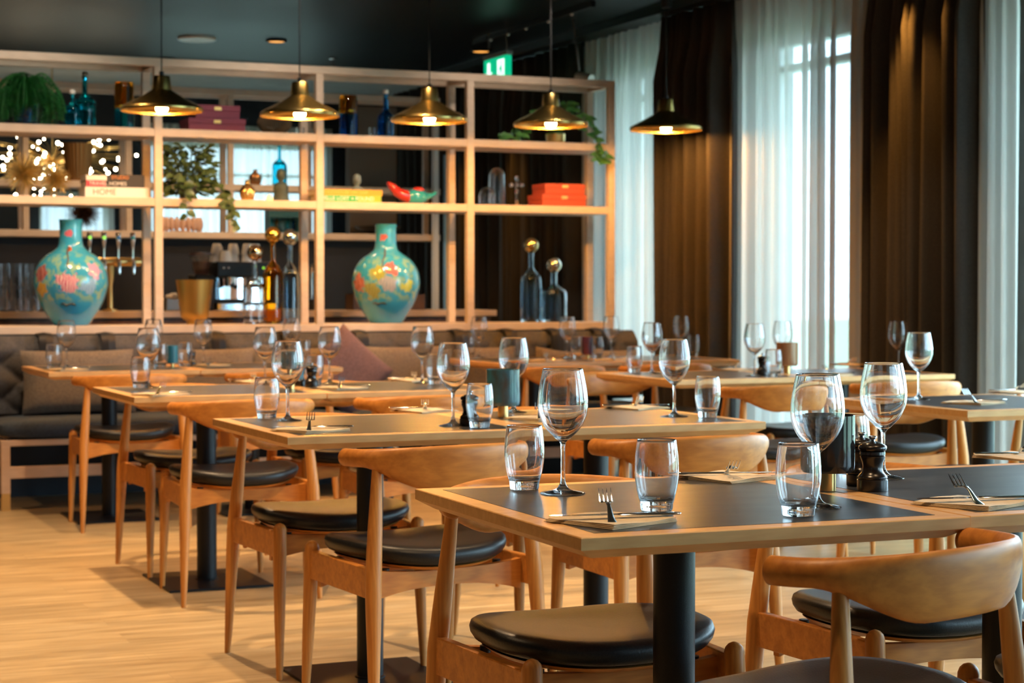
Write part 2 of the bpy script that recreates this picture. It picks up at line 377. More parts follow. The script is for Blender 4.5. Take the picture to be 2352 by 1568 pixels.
# back bar shelf unit
BY = 12.6
def back_unit():
    t = thing('back_bar_shelf', 'wooden grid shelf of the back bar seen through the front shelf', 'shelf', (0, BY, 1.48))
    def b(name, x0, x1, y0, y1, z0, z1, m=SHELFW): return MB().box(x0, x1, y0, y1, z0-1.48, z1-1.48).build(name, m, t, smooth=False, bevel=.003)
    X0, X1 = 1.0, 4.9
    for z in (1.48, 1.81, 2.46): 
        b('shelf_rail', X0, X1, 0, .045, z, z+.045); 
        b('shelf_rail', X0, X1, .2, .245, z, z+.045)
    for x in (1.0, 1.98, 2.66, 3.36, 3.98, 4.87):
        for y in (.003, .203): b('post', x-.02, x+.02, y, y+.039, 1.525, 2.46)
    b('shelf_board', X0, X1, .05, .195, 1.49, 1.52); b('shelf_board', X0, X1, .05, .195, 1.82, 1.85)
    b('side_post', 4.83, 4.87, -.05, 0, .93, 2.3, WHITEF)  # end post lit white: its light is put into the white colour
back_unit()
tag(MB().box(4.93, 4.99, BY-.02, BY+.02, 0, 2.1).build('door_frame', mat('blue_lit_metal', (.22, .48, .68), .35), smooth=False, bevel=.003), 'tall narrow metal frame coloured as if lit blue beside the back bar shelf', 'frame')  # blue light on the door edge is put into the frame's colour

# ------------------------------------------------------------------ bench
def bench():
    X0, X1 = 1.40, 5.26; Y0, Y1 = 9.76, 10.40
    t = thing('banquette_bench', 'long upholstered bench with quilted grey back against the shelf wall', 'bench', (0, 0, 0))
    m = MB(); m.box(X0, X1, Y0, Y0+.04, .33, .36); m.box(X0, X1, Y1-.06, Y1-.02, .33, .36)
    for x in (X0, 2.9, X1-.04): m.box(x, x+.04, Y0+.04, Y1-.06, .33, .36)
    m.build('frame', BENCHW, t, smooth=False, bevel=.002)
    MB().box(X0+.04, X1-.04, Y0, Y0+.03, .165, .225).build('stretcher', BENCHW, t, smooth=False, bevel=.002)
    for x in (X0, 2.66, 3.92, X1-.045):
        for y in (Y0, Y1-.065):
            l = MB().box(x, x+.045, y, y+.045, .09, .33).build('leg', BENCHW, t, smooth=False, bevel=.002)
            MB().box(x+.001, x+.044, y+.001, y+.044, 0, .09).build('brass_foot', BRASSP, l, smooth=False)
    # seat cushions
    for i in range(2):
        a = X0-.01 + i*(X1-X0)/2; b = a+(X1-X0)/2-.004
        puff(a, b, Y0-.01, Y1-.16, .36, .465, .03).build('seat_cushion', FABB, t)
    # quilted back
    nx, nz = 360, 30; vs = []; fs = []
    for j in range(nz+1):
        v = j/nz; z = .47+.40*v
        for i in range(nx+1):
            x = 1.05+(X1-1.05)*i/nx
            u1 = (x+z*1.15)/.21; u2 = (x-z*1.15)/.21
            pf = .03*abs(sin(pi*u1)*sin(pi*u2))**.4
            top = .07*max(0, (v-.82)/.18)**2
            vs.append((x, 10.22-pf+top+.02*(v-.5), z+(.012 if v > .95 else 0)))
    for j in range(nz):
        for i in range(nx):
            a = j*(nx+1)+i; fs.append((a, a+1, a+nx+2, a+nx+1))
    mb = MB().add(vs, fs)
    # close top, back and ends
    mb.box(1.05, X1, 10.29, 10.40, .46, .875)
    mb.build('quilted_backrest', FABG, t, autos=180)
    for x in (1.70, 2.03, 2.64, 3.05, 3.48, 4.09, 4.41, 4.71, 5.0):
        MB().tube(spl3([(x, 10.175, .70), (x, 10.178, .80), (x, 10.19, .865), (x, 10.24, .886), (x, 10.33, .884)], 4), .012, 6).build('strap', STRAP, t).scale = (1, 1, 1)
        o = [c for c in t.children if c.name.startswith('strap')][-1]
        # widen into a flat band
        for v in o.data.vertices: v.co.x = x+(v.co.x-x)*3.6
    return t
def puff(x0, x1, y0, y1, z0, z1, r, n=8):
    """soft box: superellipsoid-like cushion"""
    mb = MB(); cx, cy, cz = (x0+x1)/2, (y0+y1)/2, (z0+z1)/2; ax, ay, az = (x1-x0)/2, (y1-y0)/2, (z1-z0)/2
    rings = []
    nr = 14
    for i in range(nr+1):
        ph = -pi/2+pi*i/nr; cz_ = abs(sin(ph))**.55*(1 if sin(ph) > 0 else -1); c_ = max(cos(ph), 1e-3)**.22
        ring = []
        for k in range(48):
            a = 2*pi*k/48; ca, sa = cos(a), sin(a); e = .18
            ring.append((cx+ax*c_*abs(ca)**e*(1 if ca > 0 else -1), cy+ay*c_*abs(sa)**e*(1 if sa > 0 else -1), cz+az*cz_))
        rings.append(ring)
    return mb.loft(rings)
bench()

def cushion(label, x, z, w, h, mt, rz=0, ry=0, y=10.08, th=.11, group='bench cushions'):
    t = None
    mb = MB(); n = 18; vs = []; fs = []
    def P(i, j, s):
        u = -1+2*i/n; v = -1+2*j/n
        e = (1-u**4)*(1-v**4); pin = 1-.05*(u*u*(1-v*v)+v*v*(1-u*u))
        return (u*w/2*pin*(1 if abs(u)<1 else 1.0), s*th/2*max(e, 0)**.45, v*h/2*pin)
    for s in (-1, 1):
        o = len(vs)
        for j in range(n+1):
            for i in range(n+1): vs.append(P(i, j, s))
        for j in range(n):
            for i in range(n):
                a = o+j*(n+1)+i; q = (a, a+1, a+n+2, a+n+1); fs.append(q if s < 0 else q[::-1])
    o = mb.add(vs, fs).build('cushion', mt, autos=60)
    o.location = (x, y, z); o.rotation_euler = (R(-10), ry, rz)
    return tag(o, label, 'cushion', group)
cushion('large taupe cushion at the left end of the bench behind the leftmost table', 1.85, .64, .60, .34, FABT)
cushion('taupe cushion standing second from the left on the bench', 2.56, .645, .52, .33, FABT)
cushion('taupe cushion half hidden left of the mauve cushion', 3.02, .64, .46, .33, FABT, y=10.10)
cushion('mauve square cushion standing on its corner against the bench back', 3.33, .66, .40, .40, FABP, ry=R(42), y=9.99, th=.10)
cushion('long taupe cushion just right of the mauve cushion', 3.72, .645, .56, .33, FABT)
cushion('taupe cushion behind the third bench table', 4.22, .64, .40, .32, FABT)
cushion('pale taupe cushion leaning at the right part of the bench', 4.68, .635, .34, .28, FABT, ry=R(8))
cushion('grey taupe cushion at the right end of the bench next to the sheer curtain', 5.06, .63, .34, .28, FABT)

# ------------------------------------------------------------------ tables
TZ = .74
def make_table(w=.722, d=.78):
    t = thing('dining_table', '', '', (0, 0, 0))
    def ring(i, z): return [(i, i, z), (w-i, i, z), (w-i, d-i, z), (i, d-i, z)]
    mb = MB(); mb.loft([ring(.03, TZ-.037), ring(.0, TZ-.020), ring(0, TZ-.0015), ring(.0015, TZ)])
    mb.build('tabletop', EDGE, t, smooth=False)
    MB().box(.042, w-.042, .042, d-.042, TZ-.0005, TZ+.0006).build('dark_inlay', LAMI, t, smooth=False)
    cx, cy = w/2, d/2
    MB().lathe([(0, .008), (.044, .008), (.044, .012), (.038, .014), (.038, TZ-.045), (0, TZ-.045)], 40, Matrix.Translation((cx, cy, 0))).build('column', BLACKM, t)
    MB().box(cx-.20, cx+.20, cy-.235, cy+.235, 0, .009).build('base_plate', BLACKM, t, smooth=False, bevel=.002)
    MB().box(cx-.17, cx+.17, cy-.02, cy+.02, TZ-.046, TZ-.037).box(cx-.02, cx+.02, cy-.2, cy+.2, TZ-.046, TZ-.037).build('mounting_cross', BLACKM, t, smooth=False)
    return t
TAB = Proto(make_table())
TN = {
 'T1': (1.248, 2.61, -.022, 'wood-edged front table in the bottom centre, its black column fully in view'),
 'T2': (1.975, 2.60, -.018, 'front table cut off by the right edge, carrying the two pepper mills'),
 'T3': (1.407, 4.72, 0, 'left table of the second row from the front'),
 'T4': (2.132, 4.72, 0, 'right table of the second row from the front'),
 'T5': (1.43, 6.71, 0, 'left table of the third row from the front'),
 'T6': (2.156, 6.71, 0, 'right table of the third row from the front'),
 'T7': (1.50, 8.92, .004, 'leftmost table standing against the bench'),
 'T8': (2.226, 8.922, .004, 'second table from the left standing against the bench'),
 'G1': (3.86, 9.06, 0, 'table against the bench below the fourth pendant lamp'),
 'G2': (4.586, 9.06, 0, 'rightmost table against the bench, beside the dark drape'),
 'E1': (3.83, 7.07, 0, 'left table of the pair in front of the wide sheer curtain'),
 'E2': (4.556, 7.07, 0, 'right table of the pair in front of the wide sheer curtain'),
 'F1': (3.70, 4.89, 0, 'wood-edged table by the window at the right edge, behind the pepper mills'),
}
for k, (x, y, r, lab) in TN.items():
    TAB.place((x, y, 0), r, lab, 'table', 'square dining tables')

# ------------------------------------------------------------------ chairs
def make_chair():
    t = thing('elbow_chair', '', '', (0, 0, 0))
    # seat pad: plan superellipse, slightly wider at the front, saddle top
    def plan(a, s):
        e = .78; c, q = cos(a), sin(a)
        x = .232*s*abs(c)**e*(1 if c > 0 else -1); y = .215*s*abs(q)**e*(1 if q > 0 else -1)
        return x*(1+.06*y/.2), y
    K = 56; rings = []
    def ring(s, z, sad=1.0):
        r = []
        for k in range(K):
            x, y = plan(2*pi*k/K, s); r.append((x, y, z+sad*(.020*(x/.23)**2-.006)))
        return r
    prof = [(.62, .421), (.86, .423), (.955, .430), (.99, .441), (1.0, .452), (.985, .463), (.94, .470), (.85, .4725), (.6, .4705), (.3, .468), (.02, .4665)]
    MB().loft([ring(s, z) for s, z in prof]).build('seat', LEATHER, t, autos=80)
    MB().loft([ring(.64, .411), ring(.84, .413), ring(.90, .4215)]).build('seat_shell', OAK, t)
    # backrest: crescent with horn ends
    rings = []; n = 44; K = 20
    for i in range(n+1):
        a = -pi/2+pi*i/n
        s = abs(a)/(pi/2)
        x = .252*sin(a); y = -.08-.198*cos(a)
        k = min(1, max(0, (.80-s)/.55)); k = k*k*(3-2*k)
        h = .046+.066*k; th = .044-.014*k
        zt = .722+.014*cos(a)**2
        tx, ty = .252*cos(a), .198*sin(a); L = math.hypot(tx, ty) or 1; nx, ny = ty/L, -tx/L     # outward normal
        zc = zt-h/2; lean = .16*k
        if i in (0, n): sc = [.55, .9]
        ring_ = []
        for q in range(K):
            b = 2*pi*q/K; e = .85 if k > .3 else 1.0
            uu = th/2*abs(cos(b))**e*(1 if cos(b) > 0 else -1); vv = h/2*abs(sin(b))**e*(1 if sin(b) > 0 else -1)
            ring_.append((x+nx*(uu+vv*lean), y+ny*(uu+vv*lean), zc+vv))
        if i == 0 or i == n:
            f = .7; c = Vector((x, y, zc)); tip = [tuple(c+(Vector(p)-c)*f+Vector((0, .006, 0))) for p in ring_]
            rings += [tip, ring_] if i == 0 else [ring_, tip]
        else: rings.append(ring_)
    MB().loft(rings).build('backrest', OAK, t, autos=60)
    for sx in (-1, 1):
        # rear leg up to the horn
        p0 = Vector((sx*.252, -.235, 0)); p1 = Vector((sx*.238, -.205, .40)); p2 = Vector((sx*.214, -.180, .69))
        pts = [p0, p0.lerp(p1, .35), p0.lerp(p1, .8), p1, p1.lerp(p2, .4), p1.lerp(p2, .8), p2]
        MB().tube(pts, [.0092, .0145, .0200, .0212, .0188, .0142, .0118], 18).build('rear_leg', OAKZ, t)
        p0 = Vector((sx*.222, .232, 0)); p1 = Vector((sx*.212, .205, .432))
        pts = [p0, p0.lerp(p1, .4), p0.lerp(p1, .85), p1, p1+Vector((0, -.0005, .009)), p1+Vector((0, -.001, .0155)), p1+Vector((0, -.001, .0185))]
        MB().tube(pts, [.0095, .0155, .0198, .0198, .0168, .0106, .003], 18).build('front_leg', OAKZ, t)
        # side rail
        x0, x1 = sx*.232-.011, sx*.216+.011
        mb = MB(); vs = []
        for (xx, yy) in ((sx*.237, -.195), (sx*.213, .20)):
            for dx in (-.011, .011):
                for z in (.350, .426): vs.append((xx+dx, yy, z))
        mb.add(vs, [(0,1,3,2),(4,6,7,5),(0,4,5,1),(2,3,7,6),(0,2,6,4),(1,5,7,3)])
        mb.build('side_rail', OAK, t, smooth=False, bevel=.003)
        for yy in (-.13, .13):
            MB().tube([(sx*.165, yy, .40), (sx*.165, yy, .414)], .011, 10).build('seat_spacer', BLACKM, t)
    for yy in (-.15, .14):
        m = 24; vs = []; fs = []
        for i in range(m+1):
            u = -1+2*i/m; x = u*.222; arch = .022*(1-abs(u)**2.4)
            ztop = .404+.012*abs(u)**3
            for dy in (-.011, .011):
                vs += [(x, yy+dy, .335+arch*1.3), (x, yy+dy, ztop)]
        for i in range(m):
            a = i*4; b = a+4
            fs += [(a, a+1, b+1, b), (a+2, b+2, b+3, a+3), (a+1, a+3, b+3, b+1), (a, b, b+2, a+2)]
        fs += [(0, 2, 3, 1), (m*4, m*4+1, m*4+3, m*4+2)]
        MB().add(vs, fs).build('cross_rail', OAK, t)
    return t
CHP = Proto(make_chair())
CG = 'elbow chairs with black leather seats'
CHAIRS = [
 (1.70, 2.60, 19, 'oak elbow chair in the bottom right corner with its thick curved back to the camera'),
 (2.31, 2.56, 0, 'oak elbow chair cut off at the bottom right, only seat edge and front leg showing'),
 (1.60, 3.315, 180, 'oak elbow chair facing the camera under the front centre table, seat behind the column'),
 (2.345, 3.315, 180, 'oak elbow chair facing the camera under the front right table, beyond the nearest chair'),
 (1.745, 4.655, 8, 'oak elbow chair, back to the camera, tucked under the left second-row table'),
 (2.475, 4.66, 2, 'oak elbow chair, curved back behind the middle tumbler, under the right second-row table'),
 (1.745, 5.43, 180, 'oak elbow chair facing the camera on the far side of the left second-row table'),
 (2.50, 5.43, 180, 'oak elbow chair facing the camera on the far side of the right second-row table'),
 (1.815, 6.765, 0, 'oak elbow chair with its back to the camera at the left third-row table'),
 (2.52, 6.765, 0, 'oak elbow chair with its back to the camera at the right third-row table'),
 (1.82, 7.46, 180, 'oak elbow chair facing the camera behind the left third-row table'),
 (2.45, 7.46, 180, 'oak elbow chair facing the camera behind the right third-row table'),
 (1.87, 8.97, 0, 'oak elbow chair with its back to the camera at the leftmost bench table'),
 (2.61, 8.99, 0, 'oak elbow chair with its back to the camera at the second bench table'),
 (4.13, 9.03, 0, 'oak elbow chair, back to the camera, at the bench table below the fourth lamp'),
 (4.78, 9.05, 0, 'pale lit elbow chair at the rightmost bench table beside the dark drape'),
 (4.17, 6.90, 0, 'oak elbow chair with its curved back towards the camera at the left sheer-curtain table'),
 (4.83, 6.93, 0, 'elbow chair with a pale sunlit back in front of the wide dark drape'),
 (3.98, 7.78, 180, 'oak elbow chair turned to the camera at the far side of the left sheer-curtain table'),
 (4.84, 7.82, 180, 'oak elbow chair seen small at the far side of the right sheer-curtain table'),
 (4.09, 5.605, 180, 'oak elbow chair half hidden on the far side of the window table'),
 (4.84, 5.605, 180, 'oak elbow chair at the right photo edge, only a leg showing beyond the window table'),
]
for x, y, a, lab in CHAIRS: CHP.place((x, y, 0), R(a), lab, 'chair', CG)

# ------------------------------------------------------------------ glasses
def wine_mesh():
    out = spl([(.041, .0006), (.0418, .0016), (.030, .0042), (.014, .0085), (.0062, .018), (.0042, .035), (.0040, .06), (.0042, .085), (.0065, .097), (.018, .107), (.034, .125), (.0445, .148), (.0475, .170), (.0455, .195), (.0415, .217), (.0378, .2345)], 4)
    inn = spl([(.0366, .2345), (.0404, .217), (.0444, .195), (.0464, .170), (.0434, .149), (.0328, .127), (.017, .1115), (.007, .106), (.0, .105)], 4)
    return [(0, 0.0002), (.030, 0.0002)]+out+[(.0372, .2352)]+inn
def tumbler_mesh():
    out = spl([(.0262, .0006), (.0278, .003), (.0295, .016), (.0345, .035), (.0382, .060), (.0385, .078), (.0368, .102), (.0340, .1225)], 4)
    inn = spl([(.0324, .1225), (.0352, .102), (.0369, .078), (.0366, .060), (.0330, .038), (.0285, .024), (.020, .019), (0, .018)], 4)
    return [(0, .0002)]+out+[(.0332, .1235)]+inn
def simple(name, prof, m, seg=40):
    o = MB().lathe(prof, seg).build(name, m, autos=75); return o
WG = simple('wine_glass', wine_mesh(), GLASS, 56)
def tumb():
    mb = MB(); prof = tumbler_mesh(); seg = 72
    mb.lathe(prof, seg)
    # facets pressed into the thick base
    for i, (x, y, z) in enumerate(mb.v):
        r = math.hypot(x, y)
        if .0005 < z < .0165 and r > .02:
            a = math.atan2(y, x); k = 1-.035*(.5+.5*cos(a*24)); mb.v[i] = (x*k, y*k, z)
    return mb.build('tumbler', GLASS, autos=75)
TU = tumb()
WGP, TUP = Proto(WG), Proto(TU)
G1_, G2_ = 'wine glasses', 'water tumblers'
ZT_ = .7412
WINES = [
 ((1293,1133), 'largest clear wine glass, standing by the left edge of the front centre table'),
 ((1877,1165), 'wine glass behind the rightmost tumbler on the front centre table'),
 ((2028,1098), 'wine glass right behind the two dark pepper mills'),
 ((661,966), 'wine glass at the left end of the second row, beside a tumbler'),
 ((1041,978), 'wine glass in the middle of the second row, left of a small mill'),
 ((1180,947), 'wine glass behind the blue-grey candle holder of the second row'),
 ((1549,957), 'wine glass at the right end of the second row, left of its tumbler'),
 ((341,890), 'wine glass at the left end of the third row'),
 ((609,884), 'wine glass of the third row directly behind the left glass of the second row'),
 ((757,881), 'wine glass of the third row right of the small dark mill'),
 ((970,880), 'wine glass of the third row in front of the long cushion'),
 ((153,844), 'leftmost wine glass in the photo, in front of the left blue vase'),
 ((353,838), 'wine glass of the leftmost bench table, hidden behind the third-row glass'),
 ((467,839), 'wine glass below the brass pot, right of a dark mill on the bench tables'),
 ((670,832), 'wine glass at the right of the second bench table, below the ball-stopper bottles'),
 ((1100,822), 'wine glass below the gap between the second vase and the grey bottle'),
 ((1303,822), 'wine glass in front of the short grey ball-stopper bottle'),
 ((1404,820), 'wine glass in front of the right end post of the wooden shelf'),
 ((1565,818), 'wine glass in front of the dark drape below the single pendant lamp'),
 ((1497,858), 'wine glass in front of the first sheer curtain, left front of the curtain tables'),
 ((1733,864), 'dark-rimmed wine glass in front of the wide sheer curtain'),
 ((1797,850), 'wine glass above the copper candle holder'),
 ((2063,850), 'wine glass in front of the orange-lit right drape, the farther of two'),
 ((2110,917), 'wine glass on the window table at the right, the nearer of two before the drape'),
]
for (a, b), lab in WINES: WGP.place(at(a, b, ZT_), 0, lab, 'wine glass', G1_)
TUMS = [
 ((1204,1124), 'tumbler nearest the left edge of the front centre table'),
 ((1508,1172), 'tumbler in the middle of the front centre table, beside the fork'),
 ((1833,1184), 'nearest and rightmost tumbler of the front centre table'),
 ((1955,1084), 'tumbler behind the pepper mills on the front right table'),
 ((613,961), 'tumbler left of the leftmost second-row wine glass'),
 ((1102,982), 'tumbler in front of the blue-grey candle holder'),
 ((1625,958), 'tumbler at the right end of the second row'),
 ((323,891), 'tumbler at the left end of the third row'),
 ((722,884), 'tumbler behind the small dark mill of the third row'),
 ((1000,882), 'tumbler on the right of the third row beside its wine glass'),
 ((124,848), 'leftmost tumbler in the photo, on the leftmost bench table'),
 ((368,846), 'tumbler left of the little blue candle holder'),
 ((425,842), 'tumbler left of the dark mill on the bench tables'),
 ((697,834), 'tumbler right of the last wine glass on the second bench table'),
 ((1077,820), 'tumbler left of the first wine glass on the third bench table'),
 ((1325,823), 'tumbler left of the plum candle holder on the bench table'),
 ((1371,823), 'tumbler right of the plum candle holder on the bench table'),
 ((1592,818), 'tumbler in front of the dark drape beside a wine glass'),
 ((1457,855), 'tumbler on the left corner of the curtain tables'),
 ((1777,866), 'tumbler in front of the copper candle holder'),
]
for (a, b), lab in TUMS: TUP.place(at(a, b, ZT_), 0, lab, 'glass', G2_)

# ------------------------------------------------------------------ candle holders, mills
def holder(m, label, p, group='candle holders on brass feet', sc=1.0, tall=.108):
    t = thing('candle_holder', label, 'candle holder', p, 0, group)
    MB().lathe([(0, 0), (.0155, 0), (.0155, .036), (0, .036)], 32).build('brass_foot', BRASSP, t)
    MB().lathe([(0, .036), (.046, .036), (.0505, .041), (.051, .05), (.051, .036+tall), (.0495, .036+tall+.001), (.0485, .036+tall), (.0485, .052), (.044, .044), (0, .044)], 48).build('glass_cup', m, t)
    MB().lathe([(0, .045), (.019, .045), (.019, .062), (.017, .062), (.016, .060), (0, .060)], 24).build('tea_light', WHITE, t)
    if sc != 1: t.scale = (sc,)*3
    return t
holder(GL_SMOKE, 'smoked dark glass candle holder on the seam of the front tables', at(1901, 1126, ZT_))
holder(GL_BLUEGREY, 'blue-grey mottled candle holder between the second-row tables', at(1155, 958, ZT_))
holder(GL_COPPER, 'copper-tinted candle holder in front of the wide sheer curtain', at(1808, 857, ZT_), sc=.98)
holder(GL_BLUEGREY, 'dark candle holder half hidden between the third-row tables', at(668, 893, ZT_))
holder(mat('blue_frosted_glass', (.04, .28, .38), .2, 0, Transmission_Weight=.3), 'small light blue candle holder on the bench tables left of the dark mill', at(396, 843, ZT_), sc=.55, tall=.16)
holder(mat('plum_glass', (.16, .05, .09), .2, 0, Transmission_Weight=.4), 'plum coloured candle holder between two tumblers on the bench table', at(1349, 823, ZT_), sc=.62, tall=.16)

def make_mill():
    t = thing('pepper_mill', '', '')
    MB().lathe(spl([(.0265, .0), (.0272, .002), (.0272, .022)], 2)+spl([(.0250, .0235), (.0262, .0275), (.0245, .031), (.0200, .037), (.0175, .046), (.0185, .056), (.0215, .066), (.0222, .070)], 4)+[(.0205, .0715), (.0225, .073), (.0222, .079), (.020, .080), (0, .080)], 36).build('mill_body', PEPPER, t)
    MB().lathe([(0, .0802), (.019, .0802), (.0235, .082)]+spl([(.0252, .0855), (.0240, .0905), (.0170, .0955), (.009, .0985), (.0065, .0995)], 4)+[(0, .0997)], 36).build('mill_head', PEPPER, t)
    MB().lathe([(0, .099), (.0045, .099), (.0035, .1025)]+spl([(.0062, .105), (.0078, .1075), (.0062, .110), (0, .111)], 3), 20).build('metal_knob', STEEL, t)
    return t
MP = Proto(make_mill()); MG = 'dark turned wooden mills'
for (a, b), lab, sc in [((2003,1126), 'dark turned pepper mill, the nearer one of the pair on the front right table', 1.1), ((1979,1114), 'dark turned mill, the farther one of the pair on the front right table', 1.1),
                    ((1078,978), 'dark mill behind the middle wine glass of the second row', 1.05), ((716,888), 'dark mill of the third row in front of a tumbler', 1.0), ((690,886), 'dark mill of the third row next to the twin mill, farther left', .9),
                    ((440,840), 'dark mill on the bench tables left of a wine glass', .9), ((1752,862), 'dark mill of the curtain tables right of the dark-rimmed wine glass', 1.05)]:
    o = MP.place(at(a, b, ZT_), 0, lab, 'pepper mill', MG, sc); o.scale = (sc*.98, sc*.98, sc*.86)

# ------------------------------------------------------------------ napkins and cutlery
def make_napkin():
    mb = MB()
    w = .078
    for k in range(4):
        z = .0012*k; s = w-.0012*k; o = .0015*k
        vs = []; n = 10
        for q in range(2):
            for j in range(n+1):
                for i in range(n+1):
                    u, v = -1+2*i/n, -1+2*j/n
                    vs.append((u*s+o, v*s, z+(.0009 if q else 0)+.0010*k*(.5+.5*sin(u*3+v*2))))
        fs = []; m = (n+1)**2
        for j in range(n):
            for i in range(n):
                a = j*(n+1)+i; fs.append((a+m, a+1+m, a+n+2+m, a+n+1+m)); fs.append((a, a+n+1, a+n+2, a+1))
        for i in range(n):
            fs.append((i, i+1, i+1+m, i+m)); a = n*(n+1)+i; fs.append((a, a+m, a+1+m, a+1))
            a = i*(n+1); b = a+n+1; fs.append((a, a+m, b+m, b)); a = i*(n+1)+n; b = a+n+1; fs.append((a, b, b+m, a+m))
        mb.add(vs, fs)
    return mb.build('folded_napkin', KRAFT)
def make_knife():
    t = thing('table_knife', '', '')
    # x axis along the knife, blade towards -x, lying on its side
    rings = []
    for (x, h, th) in [(.005, .0035, .003), (.01, .0075, .0042), (.05, .0085, .0046), (.095, .0095, .0052), (.11, .0085, .005), (.113, .004, .003)]:
        rings.append([(x, h*cos(2*pi*k/12), .0045+th*.5*sin(2*pi*k/12)) for k in range(12)])
    MB().loft(rings).build('handle', STEEL, t)
    rings = []
    for (x, c, h, th) in [(.006, 0, .0035, .0022), (-.006, 0, .0075, .0014), (-.05, 0, .0092, .0012), (-.088, .001, .0088, .0012), (-.103, .003, .0055, .001), (-.110, .006, .0012, .0006)]:
        rings.append([(x, c+h, .0045-th/2), (x, c+h, .0045+th/2), (x, c-h, .0047), (x, c-h, .0043)])
    MB().loft(rings).build('blade', STEEL, t, autos=30)
    return t
def make_fork():
    t = thing('table_fork', '', '')
    # handle end at y=-.10, tines at +y; curved like a real fork
    def zc(y): return .004+.011*math.exp(-((y-.02)/.03)**2)+.35*max(0, y-.055)*1.0
    rings = []
    for (y, w, th) in [(-.098, .003, .0016), (-.094, .0085, .0028), (-.075, .0092, .003), (-.03, .0055, .003), (.01, .0032, .0032), (.030, .0042, .0028), (.040, .0105, .0022), (.055, .0118, .0018), (.060, .0118, .0016)]:
        z = zc(y); rings.append([(w*cos(2*pi*k/12), y, z+th*.5*sin(2*pi*k/12)) for k in range(12)])
    MB().loft(rings).build('handle', STEEL, t)
    mb = MB()
    for x in (-.0102, -.0034, .0034, .0102):
        pts = [(x, y, zc(y)) for y in (.056, .072, .088, .100)]
        mb.tube(pts, [.0019, .0016, .0013, .0006], 8)
    mb.build('tines', STEEL, t)
    return t
NP, KN, FK = Proto(make_napkin()), Proto(make_knife()), Proto(make_fork())
# (napkin centre px), facing (0 = diner on the near side), description
SETS = [
 ((1402,1197), 0, 'on the near left corner of the front centre table'),
 ((1672,1098), 180, 'on the far side of the front centre table'),
 ((2232,1157), 0, 'in the near left part of the front right table'),
 ((2345,1051), 180, 'at the right photo edge, far side of the front right table'),
 ((712,989), 0, 'at the near left corner of the second row'),
 ((975,944), 180, 'on the far side of the left second-row table'),
 ((1240,962), 0, 'on the right second-row table behind the big front wine glass'),
 ((1462,937), 180, 'on the far side of the right second-row table'),
 ((366,907), 0, 'at the near left corner of the third row'),
 ((585,877), 180, 'on the far side of the left third-row table'),
 ((782,892), 0, 'on the right third-row table beside its wine glass'),
 ((952,874), 180, 'on the far side of the right third-row table'),
 ((150,850), 0, 'on the leftmost bench table'),
 ((480,840), 0, 'on the second bench table right of the dark mill'),
 ((1255,829), 0, 'on the bench table below the fourth lamp'),
 ((1410,827), 0, 'at the seam of the two right bench tables'),
 ((1690,850), 180, 'on the left curtain table beyond the second-row tumbler'),
 ((1950,838), 180, 'on the far side of the right curtain table'),
 ((1905,862), 0, 'at the near side of the right curtain table'),
 ((2235,926), 0, 'on the window table beside the right-hand glass'),
 ((2335,902), 180, 'on the far side of the window table'),
]
for i, ((a, b), rz, desc) in enumerate(SETS):
    p = at(a, b, ZT_); rr = R(rz)
    j = random.uniform(-.06, .06)
    NP.place((p.x, p.y, ZT_), R(21.6)+j+rr, 'folded kraft napkin '+desc, 'napkin', 'kraft napkins')
    z = ZT_+.0075
    KN.place((p.x+.004*cos(rr), p.y-.006, z), R(-12)+rr+j, 'steel knife lying crosswise '+desc, 'knife', 'table knives')
    f = FK.place((p.x+.0*cos(rr), p.y+.004*cos(rr), z+.002), R(-20)+rr+j, 'steel fork, tines raised, '+desc, 'fork', 'table forks')
    f.rotation_euler = (R(9), 0, R(-20)+rr+j)

# ------------------------------------------------------------------ pendant lamps
def make_pendant():
    t = thing('pendant_lamp', '', '')           # origin at the rim centre
    outer = spl([(.208, 0), (.211, .010), (.203, .024), (.150, .052), (.095, .082), (.054, .108)], 4)+[(.050, .111), (.043, .178), (.040, .182), (.012, .184), (0, .184)]
    inner = [(.0, .170), (.038, .168), (.046, .108)]+[(r-.003, z-.004) for r, z in outer[::-1] if z < .108 and z > .004]+[(.206, 0)]
    MB().lathe(outer[::1], 56).lathe(inner, 56).build('shade', BRASS, t, autos=35)
    MB().tube([(0, 0, .183), (0, 0, .205)], .012, 12).build('cord_grip', BLACKM, t)
    top = CEIL-2.045
    MB().tube([(0, 0, .2), (0, 0, top-.12)], .0035, 8).build('cord', BLACKM, t)
    MB().lathe([(0, top-.13), (.030, top-.13), (.032, top-.12), (.032, top-.002), (0, top-.002)], 24).build('ceiling_canopy', BLACKM, t)
    s = MB().tube([(0, 0, .16), (0, 0, .085)], .016, 14).build('lamp_socket', BLACKM, t)
    MB().lathe([(0, -.012)]+spl([(.014, -.009), (.027, .004), (.030, .022), (.020, .055), (.013, .085)], 4)+[(0, .086)], 20).build('bulb', BULB, t)
    return t
PP = Proto(make_pendant())
for i, (px, py, lab) in enumerate([(374, 272, 'leftmost brass pendant lamp, in front of the first shelf post'), (690, 287, 'second brass pendant lamp from the left'),
        (987, 291, 'third brass pendant lamp from the left, above the second blue vase'), (1265, 303, 'fourth brass pendant lamp, in front of the trailing ivy'),
        (1529, 309, 'rightmost brass pendant lamp, alone in front of the dark drape')]):
    x = xY(px, 9.6)
    PP.place((x, 9.6, 2.045), 0, lab, 'pendant lamp', 'brass pendant lamps')

